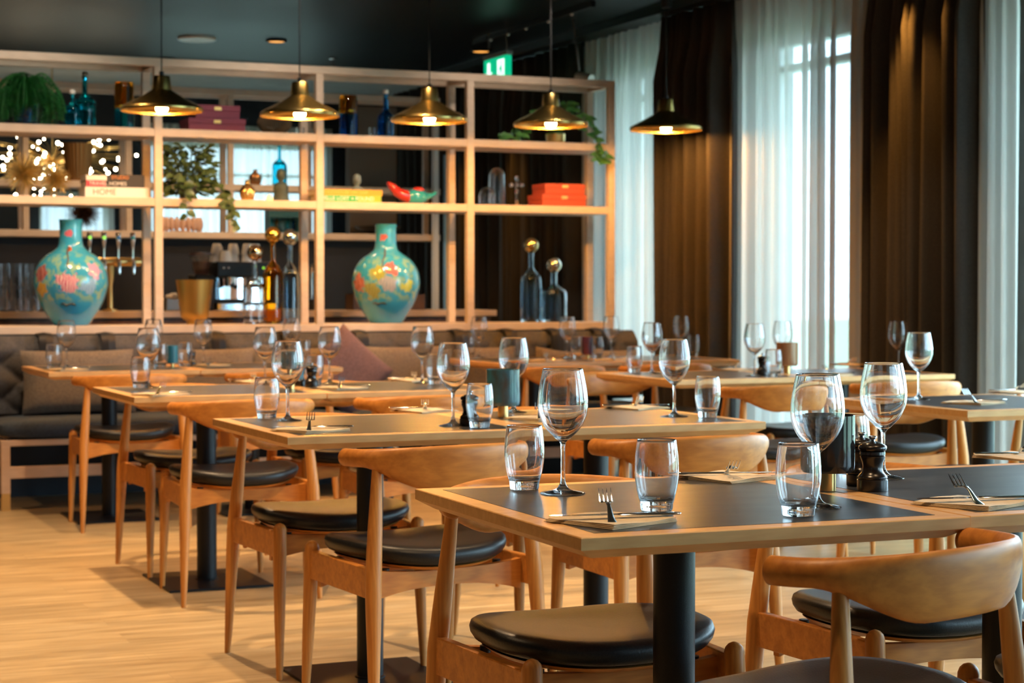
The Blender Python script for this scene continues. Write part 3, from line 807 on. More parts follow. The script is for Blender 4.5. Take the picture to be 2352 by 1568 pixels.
# ------------------------------------------------------------------ ceiling fittings
for (px, py, r, m, lab) in [(635, 91, .07, DOWNL, 'small round orange-lit downlight between the first and second pendant cords'), (383, 134, .07, DOWNL, 'small round orange-lit downlight at the cord of the leftmost pendant'),
                         (1105, 114, .075, DOWNL, 'small round orange-lit downlight left of the exit sign'), (148, 172, .07, DOWNL, 'small orange downlight above the fern in the far room'),
                         (452, 86, .125, WHITE, 'large round white ceiling fitting between two pendant cords')]:
    p = at(px, py, CEIL)
    t = thing('ceiling_downlight' if m is DOWNL else 'ceiling_speaker', lab, 'ceiling light' if m is DOWNL else 'ceiling fitting', (p.x, p.y, CEIL-.02), 0, 'ceiling downlights' if m is DOWNL else None)
    MB().lathe([(r*.8, .004), (r, 0), (r*1.05, .004), (r*1.05, .0195), (r*.8, .0195)], 32).build('trim_ring', WHITE if m is WHITE else BLACKM, t)
    MB().lathe([(0, .006), (r*.8, .006), (r*.8, .015), (0, .015)], 32).build('diffuser', m, t)
p = at(765, 131, CEIL)
t = thing('sprinkler_head', 'small dark sprinkler head on the ceiling right of the second pendant cord', 'sprinkler', (p.x, p.y, CEIL-.07))
MB().lathe([(0, 0), (.03, 0), (.03, .006), (.008, .01), (.008, .05), (.035, .055), (.035, .069), (0, .069)], 20).build('sprinkler_body', STEEL, t)
# exit sign hanging along the window wall
GREEN = emis('exit_sign_green', (.0, .42, .20), 1.1); SIGNW = emis('exit_sign_white', (.75, 1, .88), 1.7)
t = thing('exit_sign', 'green lit emergency exit sign with white pictograms hanging above the shelf', 'exit sign', (4.88, 11.5, 2.50))
MB().box(-.02, .02, -.19, .19, 0, .165).build('sign_panel', GREEN, t, smooth=False, bevel=.003)
MB().box(-.025, .025, -.2, .2, .167, .195).build('sign_housing', mat('grey_housing', (.25, .3, .3), .4), t, smooth=False, bevel=.003)
for y in (-.15, .15): MB().tube([(0, y, .195), (0, y, CEIL-2.50)], .003, 6).build('hanger', STEEL, t)
mb = MB()                                    # running figure on the +y half mirrored, arrow/door on the other
def flat(mb, pts, x=-.0215):
    n = len(pts); mb.add([(x, a, b) for a, b in pts]+[(x-.001, a, b) for a, b in pts], [tuple(range(n, 2*n))]+[(i, (i+1) % n, (i+1) % n+n, i+n) for i in range(n)])
flat(mb, [(-.16, .02), (-.05, .02), (-.05, .145), (-.16, .145)])
mb.build('door_pictogram', SIGNW, t, smooth=False)
mb = MB(); flat(mb, [(-.125, .115), (-.105, .115), (-.105, .135), (-.125, .135)], -.023); flat(mb, [(-.13, .07), (-.09, .07), (-.10, .11), (-.125, .11)], -.023)
flat(mb, [(-.13, .07), (-.115, .07), (-.135, .03), (-.15, .03)], -.023); flat(mb, [(-.105, .07), (-.09, .07), (-.07, .04), (-.08, .03)], -.023); flat(mb, [(-.10, .10), (-.07, .085), (-.07, .078), (-.105, .09)], -.023)
mb.build('running_figure', GREEN, t, smooth=False)
mb = MB(); flat(mb, [(.08, .14), (.12, .14), (.12, .075), (.155, .075), (.10, .025), (.045, .075), (.08, .075)]); mb.build('arrow_pictogram', SIGNW, t, smooth=False)
# track with a spotlight
t = thing('spotlight_rail', 'thin dark ceiling track with small studs running towards the sheer curtain', 'track', (5.0, 11.3, CEIL-.035))
MB().box(-.015, .015, -1.0, .9, 0, .034).build('rail', BLACKM, t, smooth=False)
for y in (-.7, -.35, 0, .3, .6): MB().ball((0, y, -.004), .010).build('stud', WHITE, t)
t = thing('ceiling_spotlight', 'small white spotlight head on a thin rod beside the first sheer curtain', 'spotlight', (5.22, 10.95, 2.5))
MB().tube([(-.02, .05, .375), (0, .01, .04)], .008, 8).build('rod', STEEL, t)
MB().tube([(0, .03, .0), (.05, -.07, -.03)], [.034, .04], 16).build('spot_head', WHITE, t)

# ------------------------------------------------------------------ things on the shelves
SHY = 10.56
def S(px, z): return (xY(px, SHY), SHY, z)
K = 372.0     # px per metre at the shelf depth
def bottle_prof(R_, H, neck=.3, shoulder=.62, nr=.25, wall=.004):
    o = [(0, 0), (R_*.96, 0)]+spl([(R_, .006), (R_, H*shoulder*.5), (R_, H*shoulder*.93), (R_*.75, H*(shoulder+.06)), (R_*nr*1.15, H*(shoulder+.14)), (R_*nr, H*(shoulder+.22)), (R_*nr, H*.97), (R_*nr*1.15, H)], 3)
    i = spl([(R_*nr*.75, H), (R_*nr*.65, H*(shoulder+.22)), (R_*nr*.8, H*(shoulder+.14)), (R_*.75-wall, H*(shoulder+.05)), (R_-wall, H*shoulder*.92), (R_-wall, .014)], 3)+[(0, .012)]
    return o+i
def bottle(name, label, pos, R_, H, m, stopper=None, stm=None, group=None, neck=.25, shoulder=.62):
    t = thing(name, label, 'bottle', pos, 0, group)
    MB().lathe(bottle_prof(R_, H, nr=neck, shoulder=shoulder), 32).build('glass_body', m, t)
    if stopper == 'ball': MB().ball((0, 0, H+stopper_r*.9), stopper_r, 24, 14).build('ball_stopper', stm, t)
    elif stopper: MB().lathe([(0, H-.02), (R_*neck*.6, H-.02), (R_*neck*.7, H), (.017, H+.004), (.017, H+.022), (.012, H+.028), (0, H+.028)], 16).build('stopper', stm, t)
    return t
stopper_r = .047
GBG = 'ball-stopper bottles'
bottle('ball_stopper_bottle', 'short clear bottle with a ball stopper, left of the tall amber one', S(586, ZB), .068, .37, GLASS, 'ball', mat('smoky_mirror', (.55, .45, .32), .06, 1.0), GBG, .24, .55)
bottle('ball_stopper_bottle', 'tall amber glass bottle with a gold ball stopper', S(627, ZB), .060, .475, GL_AMB, 'ball', mat('gold_mirror', (.85, .55, .12), .08, 1.0), GBG)
bottle('ball_stopper_bottle', 'tall grey glass bottle with a silver ball stopper, beside the amber bottle', (xY(667, SHY-.05), SHY-.05, ZB), .058, .46, GL_GREY, 'ball', mat('silver_mirror', (.5, .6, .65), .08, 1.0), GBG)
bottle('ball_stopper_bottle', 'tall grey ribbed bottle with an amber ball stopper near the right end of the shelf', S(1220, ZB), .066, .43, GL_GREY, 'ball', mat('amber_mirror', (.6, .45, .2), .08, 1.0), GBG)
bottle('ball_stopper_bottle', 'short wide grey bottle with a clear ball stopper at the right end of the shelf', S(1273, ZB), .080, .31, GL_GREY, 'ball', mat('dim_mirror', (.55, .52, .42), .08, 1.0), GBG, .24, .6)
bottle('turquoise_bottle', 'small turquoise bottle with a white stopper right of the fern', S(169, Z2), .042, .185, GL_TEAL, 'c', WHITE, 'turquoise bottles')
bottle('turquoise_bottle', 'large turquoise bottle with a long neck on the top shelf', S(198, Z2), .060, .285, GL_TEAL, 'c', CHROME, 'turquoise bottles', .24, .52)
bottle('blue_bottle', 'deep blue bottle with a pale cap on the top shelf right of the two-tone jar', S(887, Z2), .050, .262, GL_BLUE, 'c', WHITE, None, .3, .5)
bottle('turquoise_bottle', 'turquoise bottle standing behind the grey bust on the back bar shelf', (xY(643, 12.68), 12.68, 1.855), .052, .29, GL_TEAL, 'c', CHROME, 'turquoise bottles', .22, .5)

def jar(label, px, H, R_, mt, mb_, split):
    t = thing('two_tone_jar', label, 'jar', S(px, Z2), 0, 'two-tone glass jars')
    MB().lathe([(0, 0), (R_, 0), (R_, H*split), (R_-.004, H*split), (R_-.004, .01), (0, .01)], 32).build('lower_glass', mb_, t)
    MB().lathe([(0, H*split+.012), (R_-.006, H*split+.012), (R_-.006, H*split+.001), (R_-.001, H*split+.001), (R_-.001, H*.86), (R_*.93, H*.97), (R_*.88, H), (R_*.84, H), (R_*.88, H*.96), (R_-.006, H*.85), (R_-.006, H*split+.02), (0, H*split+.02)], 32).build('upper_glass', mt, t)
jar('amber over turquoise glass jar, partly behind the leftmost pendant lamp', 288, .265, .056, GL_AMB, GL_TEAL, .42)
jar('gold over blue glass jar right of the second pendant lamp', 801, .245, .056, GL_AMB, GL_BLUE, .55)
tag(MB().lathe([(0,0), (.02,0), (.022,.05), (.017,.062), (.015,.062), (.019,.05), (.018,.005), (0,.005)], 20).build('small_glass', GLASS, loc=S(855, Z2)), 'tiny clear glass left of the deep blue bottle', 'glass')
tag(MB().lathe([(0,0), (.022,0), (.026,.045), (.024,.046), (.02,.005), (0,.005)], 20).build('small_glass', GLASS, loc=S(690, Z2)), 'small clear votive glass below the second pendant lamp', 'glass')

def bx(name, label, cat, px0, px1, z, h, m, group=None, d=.22, y=SHY, rz=0, lid=False):
    x0, x1 = xY(px0, y), xY(px1, y)
    t = thing(name, label, cat, ((x0+x1)/2, y, z), rz, group)
    w = (x1-x0)/2
    if lid:
        MB().box(-w, w, -d/2, d/2, 0, h*.55).build('box_base', m, t, smooth=False, bevel=.002)
        MB().box(-w-.003, w+.003, -d/2-.003, d/2+.003, h*.56, h-.001).build('box_lid', m, t, smooth=False, bevel=.002)
        MB().box(-.02, .02, -d/2-.006, -d/2-.0032, h*.60, h*.86).build('label_holder', BRASSP, t, smooth=False)
    return t, w, d
MAR = mat('maroon_linen', (.19, .03, .06), .7); RED = mat('coral_red_card', (.44, .065, .03), .6)
bx('storage_box', 'lower maroon box behind the leftmost pendant lamp', 'box', 425, 553, Z2, .072, MAR, 'maroon boxes', lid=True)
bx('storage_box', 'upper smaller maroon box, topmost of its stack', 'box', 442, 542, Z2+.0725, .076, MAR, 'maroon boxes', d=.19, lid=True)
bx('storage_box', 'lower coral red box at the right end of the middle shelf', 'box', 1229, 1328, Z1, .074, RED, 'coral boxes', lid=True)
bx('storage_box', 'upper coral red box, topmost of the pair', 'box', 1237, 1328, Z1+.0745, .066, RED, 'coral boxes', d=.19, lid=True)

def text_mesh(txt, size, m, parent, loc, rot):
    c = D.curves.new('lettering', 'FONT'); c.body = txt; c.size = size; c.extrude = .0004; c.align_y = 'CENTER'
    o = D.objects.new('lettering', c); COL.objects.link(o)
    dg = bpy.context.evaluated_depsgraph_get(); me = D.meshes.new_from_object(o.evaluated_get(dg)); me.name = 'lettering'
    D.objects.remove(o); n = D.objects.new('lettering', me); COL.objects.link(n); me.materials.clear(); me.materials.append(m)
    n.parent = parent; n.location = loc; n.rotation_euler = rot; return n
PAPER = mat('book_pages', (.75, .70, .60), .8); BLK = mat('black_cover', (.02, .02, .02), .5)
def book(label, px0, px1, z, h, m, txt, tm, d=.20, group='stacked books', band=None):
    t, w, d = bx('book', label, 'book', px0, px1, z, h, m, group, d=d)
    MB().box(-w, w, -d/2, d/2, 0, .003).box(-w, w, -d/2, d/2, h-.003, h-.0003).box(-w, w, -d/2, -d/2+.004, .003, h-.003).build('cover', m, t, smooth=False)
    MB().box(-w+.004, w-.004, -d/2+.0045, d/2-.004, .0032, h-.0033).build('pages', PAPER, t, smooth=False)
    if band: MB().box(-w, -w+band[0]*2*w, -d/2-.0008, -d/2-.0001, .001, h-.001).build('spine_band', band[1], t, smooth=False)
    if txt: text_mesh(txt, h*.8, tm, t, (-w+.015, -d/2-.001, h*.5), (R(90), 0, 0))
YEL = mat('yellow_cover', (.60, .32, .015), .5); GRN = mat('lime_cover', (.26, .42, .03), .5); WHT = mat('white_cover', (.78, .76, .72), .5); GOLDT = mat('gold_lettering', (.8, .5, .1), .4)
RDT = mat('red_lettering', (.6, .1, .08), .5); PINK = mat('crimson_cover', (.45, .04, .08), .5); ORG = mat('orange_cover', (.75, .25, .04), .5)
book('thick white book at the bottom of the left stack', 189, 335, Z1, .058, WHT, '  HOME', RDT)
book('crimson and black book in the middle of the left stack', 192, 325, Z1+.058, .037, BLK, 'TRAVEL HOMES', WHT, band=(.33, PINK), d=.19)
book('dark book with orange title, topmost right of the left stack', 244, 326, Z1+.095, .034, BLK, 'STUDIO', ORG, d=.17)
book('small white book lying on the left part of the left stack', 193, 240, Z1+.0955, .028, WHT, '', RDT, d=.17)
book('lime green book with white title left of the ceramic bird', 722, 863, Z1, .041, GRN, 'PELLE LOST + FOUND', WHT, band=(.62, mat('green_cover', (.04, .38, .10), .5)))
book('yellow book lying on the lime green book', 718, 866, Z1+.041, .034, YEL, 'WOODHOUSE ON LEAF', GOLDT, d=.19)

# vases with painted flowers
def vase_mat(name, flowers, dark_side):
    m = mat(name, (.05, .42, .50), .16, 0, Coat_Weight=.5); tc = N(m, 'ShaderNodeTexCoord')
    nz = N(m, 'ShaderNodeTexNoise', Scale=38.0, Detail=3.0); LK(m, tc.outputs['Object'], nz.inputs['Vector'])
    base = N(m, 'ShaderNodeRGB'); base.outputs[0].default_value = (.035, .33, .56, 1)
    cur = base.outputs[0]
    # fine green foliage pattern in the painted band
    vo = N(m, 'ShaderNodeTexNoise', Scale=26.0, Detail=4.0); LK(m, tc.outputs['Object'], vo.inputs['Vector'])
    sep = N(m, 'ShaderNodeSeparateXYZ'); LK(m, tc.outputs['Object'], sep.inputs[0])
    zr = ramp(m, [(.20, (0,0,0)), (.26, (1,1,1)), (.62, (1,1,1)), (.72, (.15,.15,.15))])
    mz = N(m, 'ShaderNodeMath'); mz.operation = 'MULTIPLY'; mz.inputs[1].default_value = 1.7; LK(m, sep.outputs[2], mz.inputs[0]); LK(m, mz.outputs[0], zr.inputs[0])
    fr = ramp(m, [(.50, (0,0,0)), (.56, (1,1,1))]); LK(m, vo.outputs[0], fr.inputs[0])
    mm = N(m, 'ShaderNodeMath'); mm.operation = 'MULTIPLY'; LK(m, zr.outputs[0], mm.inputs[0]); LK(m, fr.outputs[0], mm.inputs[1])
    def over(cur, fac, col):
        x = N(m, 'ShaderNodeMix'); x.data_type = 'RGBA'; LK(m, fac, x.inputs[0]); LK(m, cur, x.inputs[6]); x.inputs[7].default_value = (*col, 1); return x.outputs[2]
    cur = over(cur, mm.outputs[0], (.22, .42, .32))
    for (p, r, c1, c2) in flowers:
        dn = N(m, 'ShaderNodeVectorMath'); dn.operation = 'DISTANCE'; LK(m, tc.outputs['Object'], dn.inputs[0]); dn.inputs[1].default_value = p
        a = N(m, 'ShaderNodeMath'); a.operation = 'MULTIPLY_ADD'; LK(m, nz.outputs[0], a.inputs[0]); a.inputs[1].default_value = r*2.2; LK(m, dn.outputs['Value'], a.inputs[2])
        lt = N(m, 'ShaderNodeMath'); lt.operation = 'LESS_THAN'; LK(m, a.outputs[0], lt.inputs[0]); lt.inputs[1].default_value = r*2.05
        cur = over(cur, lt.outputs[0], c1)
        w = N(m, 'ShaderNodeTexWave', Scale=22.0, Distortion=6.0, Detail=2.0); LK(m, tc.outputs['Object'], w.inputs['Vector'])
        g = N(m, 'ShaderNodeMath'); g.operation = 'GREATER_THAN'; LK(m, w.outputs['Fac'], g.inputs[0]); g.inputs[1].default_value = .6
        g2 = N(m, 'ShaderNodeMath'); g2.operation = 'MULTIPLY'; LK(m, g.outputs[0], g2.inputs[0]); LK(m, lt.outputs[0], g2.inputs[1])
        cur = over(cur, g2.outputs[0], c2)
    LK(m, cur, BS(m).inputs['Base Color']); return m
def vase(label, px, flowers, name):
    prof = spl([(.095, .002), (.115, .03), (.165, .11), (.195, .19), (.203, .245), (.190, .315), (.150, .375), (.095, .415), (.070, .44), (.062, .49), (.062, .56), (.066, .588)], 5)
    prof = [(0, 0), (.09, 0)]+prof+spl([(.060, .588), (.056, .55), (.056, .47), (.08, .42)], 3)+[(.1, .2), (0, .2)]
    t = thing('painted_vase', label, 'vase', (xY(px, SHY+.02), SHY+.0, ZB), 0, 'painted turquoise vases')
    MB().lathe(prof, 64).build('vase_body', vase_mat(name, flowers, 0), t)
    # handles of the painting: branch
    mb = MB()
    a0 = -pi/2-PS*.9
    def on(a, z):
        r = 0
        for (r0, z0), (r1, z1) in zip(prof[2:60], prof[3:61]):
            if z0 <= z <= z1: r = r0+(r1-r0)*(z-z0)/(z1-z0+1e-9); break
        return (cos(a)*(r+.0008), sin(a)*(r+.0008), z)
    s = 1 if px < 400 else -1
    mb.tube([on(a0+s*.05, .44), on(a0+s*.02, .40), on(a0+s*.10, .37), on(a0+s*.08, .335), on(a0+s*.13, .31)], [.004, .005, .004, .004, .002], 6)
    mb.build('painted_branch', mat('branch_paint', (.10, .05, .02), .5), t)
    mb = MB(); mb.tube([on(a0+.1*k+(-.15 if s > 0 else -.45), .118+.006*sin(k*2.2)) for k in range(6)], [.003, .007, .008, .006, .008, .003], 6)
    mb.build('painted_rock', mat('rock_paint', (.01, .03, .03), .5), t)
PK, PK2 = (.62, .30, .36), (.50, .06, .16)
def on_v(az, z, r): a = -pi/2-PS+az; return (r*cos(a), r*sin(a), z)     # az: 0 = towards the camera, + to the right
vase('left painted turquoise vase with a pink peony, below the dark spiky ball', 162, [
  (on_v(.12, .235, .20), .055, (.72, .50, .52), PK2), (on_v(-.75, .285, .19), .05, (.42, .16, .15), (.28, .08, .08)), (on_v(.95, .30, .19), .045, (.45, .32, .55), (.60, .30, .45)),
  (on_v(.75, .21, .20), .05, (.30, .50, .70), (.15, .35, .65)), (on_v(-.7, .20, .20), .04, (.55, .36, .05), (.45, .28, .04)), (on_v(.05, .51, .062), .022, (.60, .16, .22), (.45, .1, .18)), (on_v(.1, .425, .09), .018, (.5, .12, .03), (.3, .06, .02))], 'vase_glaze_peony')
vase('right painted turquoise vase with yellow and red flowers, under the third pendant lamp', 884, [
  (on_v(-.85, .24, .195), .052, (.50, .18, .14), (.35, .12, .08)), (on_v(.10, .235, .20), .050, (.40, .38, .42), (.20, .30, .38)), (on_v(.25, .32, .18), .045, (.55, .20, .18), (.45, .10, .12)),
  (on_v(.75, .22, .20), .040, (.55, .60, .10), (.40, .50, .08)), (on_v(-.2, .30, .19), .045, (.38, .40, .10), (.30, .32, .06)), (on_v(-.2, .51, .062), .024, (.55, .16, .15), (.45, .1, .1)), (on_v(-.35, .19, .20), .05, (.34, .36, .12), (.25, .28, .08))], 'vase_glaze_yellow')

# brass pot on the base board
t = thing('brass_pot', 'flared dull gold pot on a small foot left of the coffee machine', 'pot', S(447, ZB))
MB().lathe([(0, 0), (.045, 0), (.047, .02), (.065, .03)]+spl([(.078, .045), (.092, .14), (.108, .255)], 3)+[(.104, .255), (.086, .14), (.07, .06), (0, .05)], 40).build('pot_body', mat('dull_gold', (.42, .26, .07), .38, .9), t)

# domes, cross, statues, bird
def dome(label, px, R_, H):
    t = thing('glass_cloche', label, 'cloche', S(px, Z1), 0, 'glass cloches')
    MB().lathe([(0, 0), (R_*1.05, 0), (R_*1.05, .010), (0, .010)], 32).build('cloche_base', BLACKM, t)
    pr = [(R_, .0105)]+[(R_, .02), (R_, H-R_)]+[(R_*cos(a), H-R_+R_*sin(a)) for a in [pi/2*k/8 for k in range(1, 9)]]
    inn = [((r-.003) if r > .004 else 0, z-(.003 if z > H-R_ else 0)) for r, z in pr[::-1]]
    MB().lathe(pr+inn, 36).build('cloche_dome', GLASS, t)
dome('small glass cloche at the left of the taller one', 1119, .052, .115); dome('tall glass cloche with a rounded top', 1141, .050, .235)
t = thing('crystal_cross', 'clear crystal cross ornament right of the tall cloche', 'ornament', S(1187, Z1))
mb = MB(); mb.tube([(0, 0, .0), (0, 0, .02), (0, 0, .06), (0, 0, .17), (0, 0, .185)], [.022, .010, .008, .010, .003], 8)
for p in ((-.035, 0, .13), (.035, 0, .13), (0, 0, .175), (0, 0, .13), (0, 0, .09)): mb.ball(p, .014, 8, 6)
mb.tube([(-.04, 0, .13), (.04, 0, .13)], .007, 8); mb.build('crystal_body', GLASS, t)
STONE = noisy('blue_grey_stone', (.16, .24, .28), (.09, .13, .16), 20, .6)
def statue(label, pos, H, m=STONE):
    t = thing('small_bust', label, 'statue', pos, R(-20), 'stone busts')
    k = H/.2
    MB().lathe(spl([(.048, 0), (.050, .006), (.044, .05), (.046, .085), (.036, .108), (.017, .122), (.016, .135)], 3)+[(0, .136)], 20, Matrix.Diagonal((k, k*.7, k, 1))).build('torso', m, t)
    mb = MB(); mb.ball((0, 0, .162*k), .030*k, 16, 12, (1, 1.05, 1.28)); mb.ball((0, -.03*k, .158*k), .007*k, 8, 6, (1, 1, 1.6)); mb.ball((0, .014*k, .178*k), .027*k, 12, 8); mb.build('head', m, t)
statue('small pale blue-grey figure standing behind the yellow books', (xY(823, SHY+.06), SHY+.08, Z1), .175)
statue('dark grey bust in front of the turquoise bottle on the middle shelf', S(646, Z1), .19, noisy('dark_stone', (.05, .09, .09), (.03, .05, .05), 20, .6))
tag(MB().lathe([(0, 0), (.018, 0)]+spl([(.021, .008), (.016, .03), (.004, .041)], 3)+[(0, .042)], 16).build('cone_ornament', emis('cream_wax_added_glow', (1, .8, .4), .7), loc=S(620, Z1)), 'small cream cone ornament with an added glow left of the dark bust', 'ornament')  # the cone is no lamp; its glow is put into the material
def ribbed(label, px, H, y=SHY, z=Z1):
    t = thing('ribbed_vase', label, 'vase', (xY(px, y), y, z), 0, 'small ribbed brass vases')
    mb = MB(); mb.lathe([(0, 0)]+spl([(.030, .001), (.042, .03), (.043, .06), (.028, .085), (.014, .1), (.017, .12)], 4)+[(.012, .12), (.01, .1), (0, .09)], 48)
    for i, (x, y_, z_) in enumerate(mb.v):
        a = math.atan2(y_, x); k = 1+.05*cos(a*14); mb.v[i] = (x*k, y_*k, z_*H/.12)
    mb.build('vase_body', BRASSP if H > .11 else mat('bronze', (.35, .18, .08), .35, .9), t)
ribbed('small ribbed brass bottle vase left of the dark bust', 569, .121); ribbed('small bronze ribbed vase just behind the brass one', 587, .11, 12.68, 1.855)
# ceramic bird
t = thing('ceramic_bird', 'red and teal ceramic bird beside the yellow book stack', 'ornament', S(945, Z1), R(0))
TEAL = mat('teal_glaze', (.02, .28, .34), .12, 0, Coat_Weight=.5); REDG = mat('red_glaze', (.42, .02, .01), .12, 0, Coat_Weight=.5)
MB().ball((.03, 0, .045), .045, 24, 14, (1.75, .9, 1)).build('body', TEAL, t)
MB().loft([[(x, .9*r*cos(2*pi*k/14), z+r*h*sin(2*pi*k/14)) for k in range(14)] for x, z, r, h in [(-.02, .045, .036, 1), (-.07, .06, .034, 1), (-.11, .085, .036, 1), (-.145, .115, .022, .8), (-.155, .125, .004, .5)]]).build('tail', REDG, t)
MB().ball((.045, 0, .088), .028, 16, 10, (1.3, 1, .6)).build('crest', REDG, t)
MB().tube([(.10, 0, .05), (.13, 0, .055), (.155, 0, .07), (.163, 0, .08)], [.02, .014, .011, .004], 12).build('head', TEAL, t)

# spiky balls
def spiky(label, pos, r, m, n=190, seed=1, core=.2):
    rnd = random.Random(seed); t = thing('spiky_ball', label, 'ornament', pos, 0, 'spiky ball ornaments')
    MB().ball((0, 0, 0), r*core, 14, 10).build('core', m, t); mb = MB()
    for i in range(n):
        z = 1-2*(i+.5)/n; a = i*2.39996; q = math.sqrt(1-z*z); d = Vector((q*cos(a), q*sin(a), z)); k = rnd.uniform(.8, 1.0)
        mb.tube([d*r*core*.8, d*r*k], [.0036, .0014], 5)
    o = mb.build('spines', m, t); o['kind'] = 'stuff'
GOLDM = mat('antique_gold', (.60, .46, .18), .4, .85)
spiky('large gold spiky ball at the left end of the middle shelf', (xY(56, SHY), SHY, Z1+.128), .128, GOLDM, seed=2)
spiky('smaller gold spiky ball left of the book stack', (xY(128, SHY), SHY, Z1+.10), .10, GOLDM, 150, 5)
spiky('dark brown spiky ball standing behind the neck of the left vase', (xY(193, 12.7), 12.7, 1.52+.125), .125, mat('dark_bronze', (.06, .03, .02), .4, .6), 200, 9)

# plants
LEAFD = noisy('fern_green', (.05, .30, .07), (.02, .14, .035), 30, .5, bstr=0); LEAFI = noisy('ivy_green', (.12, .30, .06), (.03, .14, .04), 18, .4, bstr=0); LEAFZ = noisy('olive_leaf_green', (.09, .14, .05), (.03, .06, .025), 18, .35, bstr=0)
def leaf(mb, p, d, n, L, Wd, kind='oval'):
    p = Vector(p); d = Vector(d).normalized(); s = d.cross(Vector(n)).normalized(); u = s.cross(d)
    prof = [(0, .04), (.15, .62), (.35, 1), (.6, .85), (.85, .4), (1, .02)] if kind == 'oval' else [(0, .5), (.12, .95), (.3, 1), (.6, .7), (.85, .3), (1, .02)]
    vs = []; 
    for (t_, w) in prof:
        c = p+d*L*t_+u*(-.25*L*t_*t_)
        vs += [c-s*Wd*w*.5+u*.12*Wd*w, c, c+s*Wd*w*.5+u*.12*Wd*w]
    fs = []
    for i in range(len(prof)-1):
        a = i*3; fs += [(a, a+1, a+4, a+3), (a+1, a+2, a+5, a+4)]
    mb.add(vs, fs)
def fern():
    t = thing('potted_fern', 'bushy green fern in a blue glass pot at the left end of the top shelf', 'plant', (xY(62, SHY), SHY, Z2))
    MB().lathe([(0, 0), (.055, 0), (.07, .12), (.075, .125), (.066, .12), (.05, .01), (0, .01)], 28).build('glass_pot', GL_BLUE, t)
    rnd = random.Random(4); mb = MB()
    for i in range(95):
        a = rnd.uniform(0, 2*pi); L = rnd.uniform(.12, .25); up = rnd.uniform(.02, .16)
        pts = spl3([(0, 0, .11), (cos(a)*L*.35, sin(a)*L*.3, .13+up), (cos(a)*L*.8, sin(a)*L*.55, .09+up*.8), (cos(a)*L*rnd.uniform(.85, 1.0), sin(a)*L*.6, rnd.uniform(.01, .12))], 6)
        mb.tube(pts, .0013, 4, cap=False)
        for k in range(2, len(pts)):
            for s in (-1, 1):
                for q in range(2):
                    dd = Vector((-sin(a)*s, cos(a)*s, -.25+.2*q)); leaf(mb, pts[k].lerp(pts[k-1], q*.5), dd, (0, 0, 1), rnd.uniform(.022, .034), .012)
    mb.build('foliage', LEAFD, t, smooth=False)
fern()
def vine_plant(name, label, pos, pot, vines, m, size, seed, mp, kind='heart', bush=0, br=.1, bh=.1, cz=.1):
    t = thing(name, label, 'plant', pos); rnd = random.Random(seed)
    MB().lathe(pot, 28).build('pot', mp, t)
    sm = MB(); lm = MB()
    for pts in vines:
        p = spl3(pts, 7); sm.tube(p, .0022, 5)
        for k in range(1, len(p)):
            if rnd.random() < .78:
                a = rnd.uniform(0, 2*pi); d = Vector((cos(a), sin(a)*.6-.2, rnd.uniform(-.5, .4)))
                leaf(lm, p[k], d, (rnd.uniform(-.3, .3), -.8, .5), size*rnd.uniform(.7, 1.15), size*.78*rnd.uniform(.8, 1.1), kind)
    for i in range(bush):
        a = rnd.uniform(0, 2*pi); r = rnd.random()**.5*br; z = cz+rnd.uniform(-bh, bh); p = Vector((cos(a)*r, sin(a)*r*.6, z))
        d = Vector((cos(a), sin(a), rnd.uniform(-.6, .7))); leaf(lm, p, d, (rnd.uniform(-.5, .5), -.7, .6), size*rnd.uniform(.7, 1.2), size*.5, kind)
        if i % 3 == 0: sm.tube([(0, 0, .05), p*.6+Vector((0, 0, .03)), p], .002, 4)
    sm.build('stems', LEAFZ, t); lm.build('foliage', m, t)
vine_plant('trailing_ivy', 'trailing green ivy in a brass bowl at the right end of the top shelf', S(1276, Z2),
    [(0, 0), (.05, 0), (.058, .02), (.060, .062), (.056, .062), (.05, .02), (0, .015)],
    [[(0, 0, .06), (-.10, -.03, .16), (-.22, -.05, .12), (-.33, -.06, .05), (-.40, -.08, .02)], [(0, 0, .06), (-.06, -.05, .17), (-.17, -.07, .17), (-.26, -.1, .06), (-.30, -.12, .01)],
     [(0, 0, .06), (.06, 0, .20), (.13, -.02, .23), (.20, -.06, .15), (.22, -.12, .03), (.24, -.20, -.06), (.25, -.20, -.12)], [(0, 0, .06), (.10, -.03, .18), (.17, -.08, .14), (.20, -.17, .0), (.19, -.2, -.10)],
     [(0, 0, .06), (.02, 0, .18), (.07, -.02, .25), (.12, -.03, .22)], [(0, 0, .06), (-.02, -.03, .13), (.05, -.06, .14), (.12, -.08, .1)]], LEAFI, .062, 3, BRASSP, 'heart')
vine_plant('leafy_shelf_plant', 'bushy dark leafy plant trailing over the middle shelf edge in the second bay', S(432, Z1),
    [(0, 0), (.045, 0), (.06, .10), (.055, .10), (.04, .01), (0, .01)],
    [[(0, 0, .1), (.10, -.06, .16), (.17, -.12, .06), (.19, -.19, -.03), (.22, -.2, -.10), (.25, -.2, -.16)], [(0, 0, .1), (.12, -.05, .10), (.2, -.12, .02), (.22, -.2, -.06)], [(0, 0, .1), (-.04, -.1, .12), (-.06, -.2, .02), (-.05, -.2, -.1)]],
    LEAFZ, .06, 8, mat('dark_pot', (.05, .045, .04), .4), 'oval', bush=330, br=.14, bh=.14, cz=.17)
t = thing('wicker_ball_basket', 'round dark wicker basket behind the second pendant lamp', 'basket', S(632, Z2))
mb = MB()
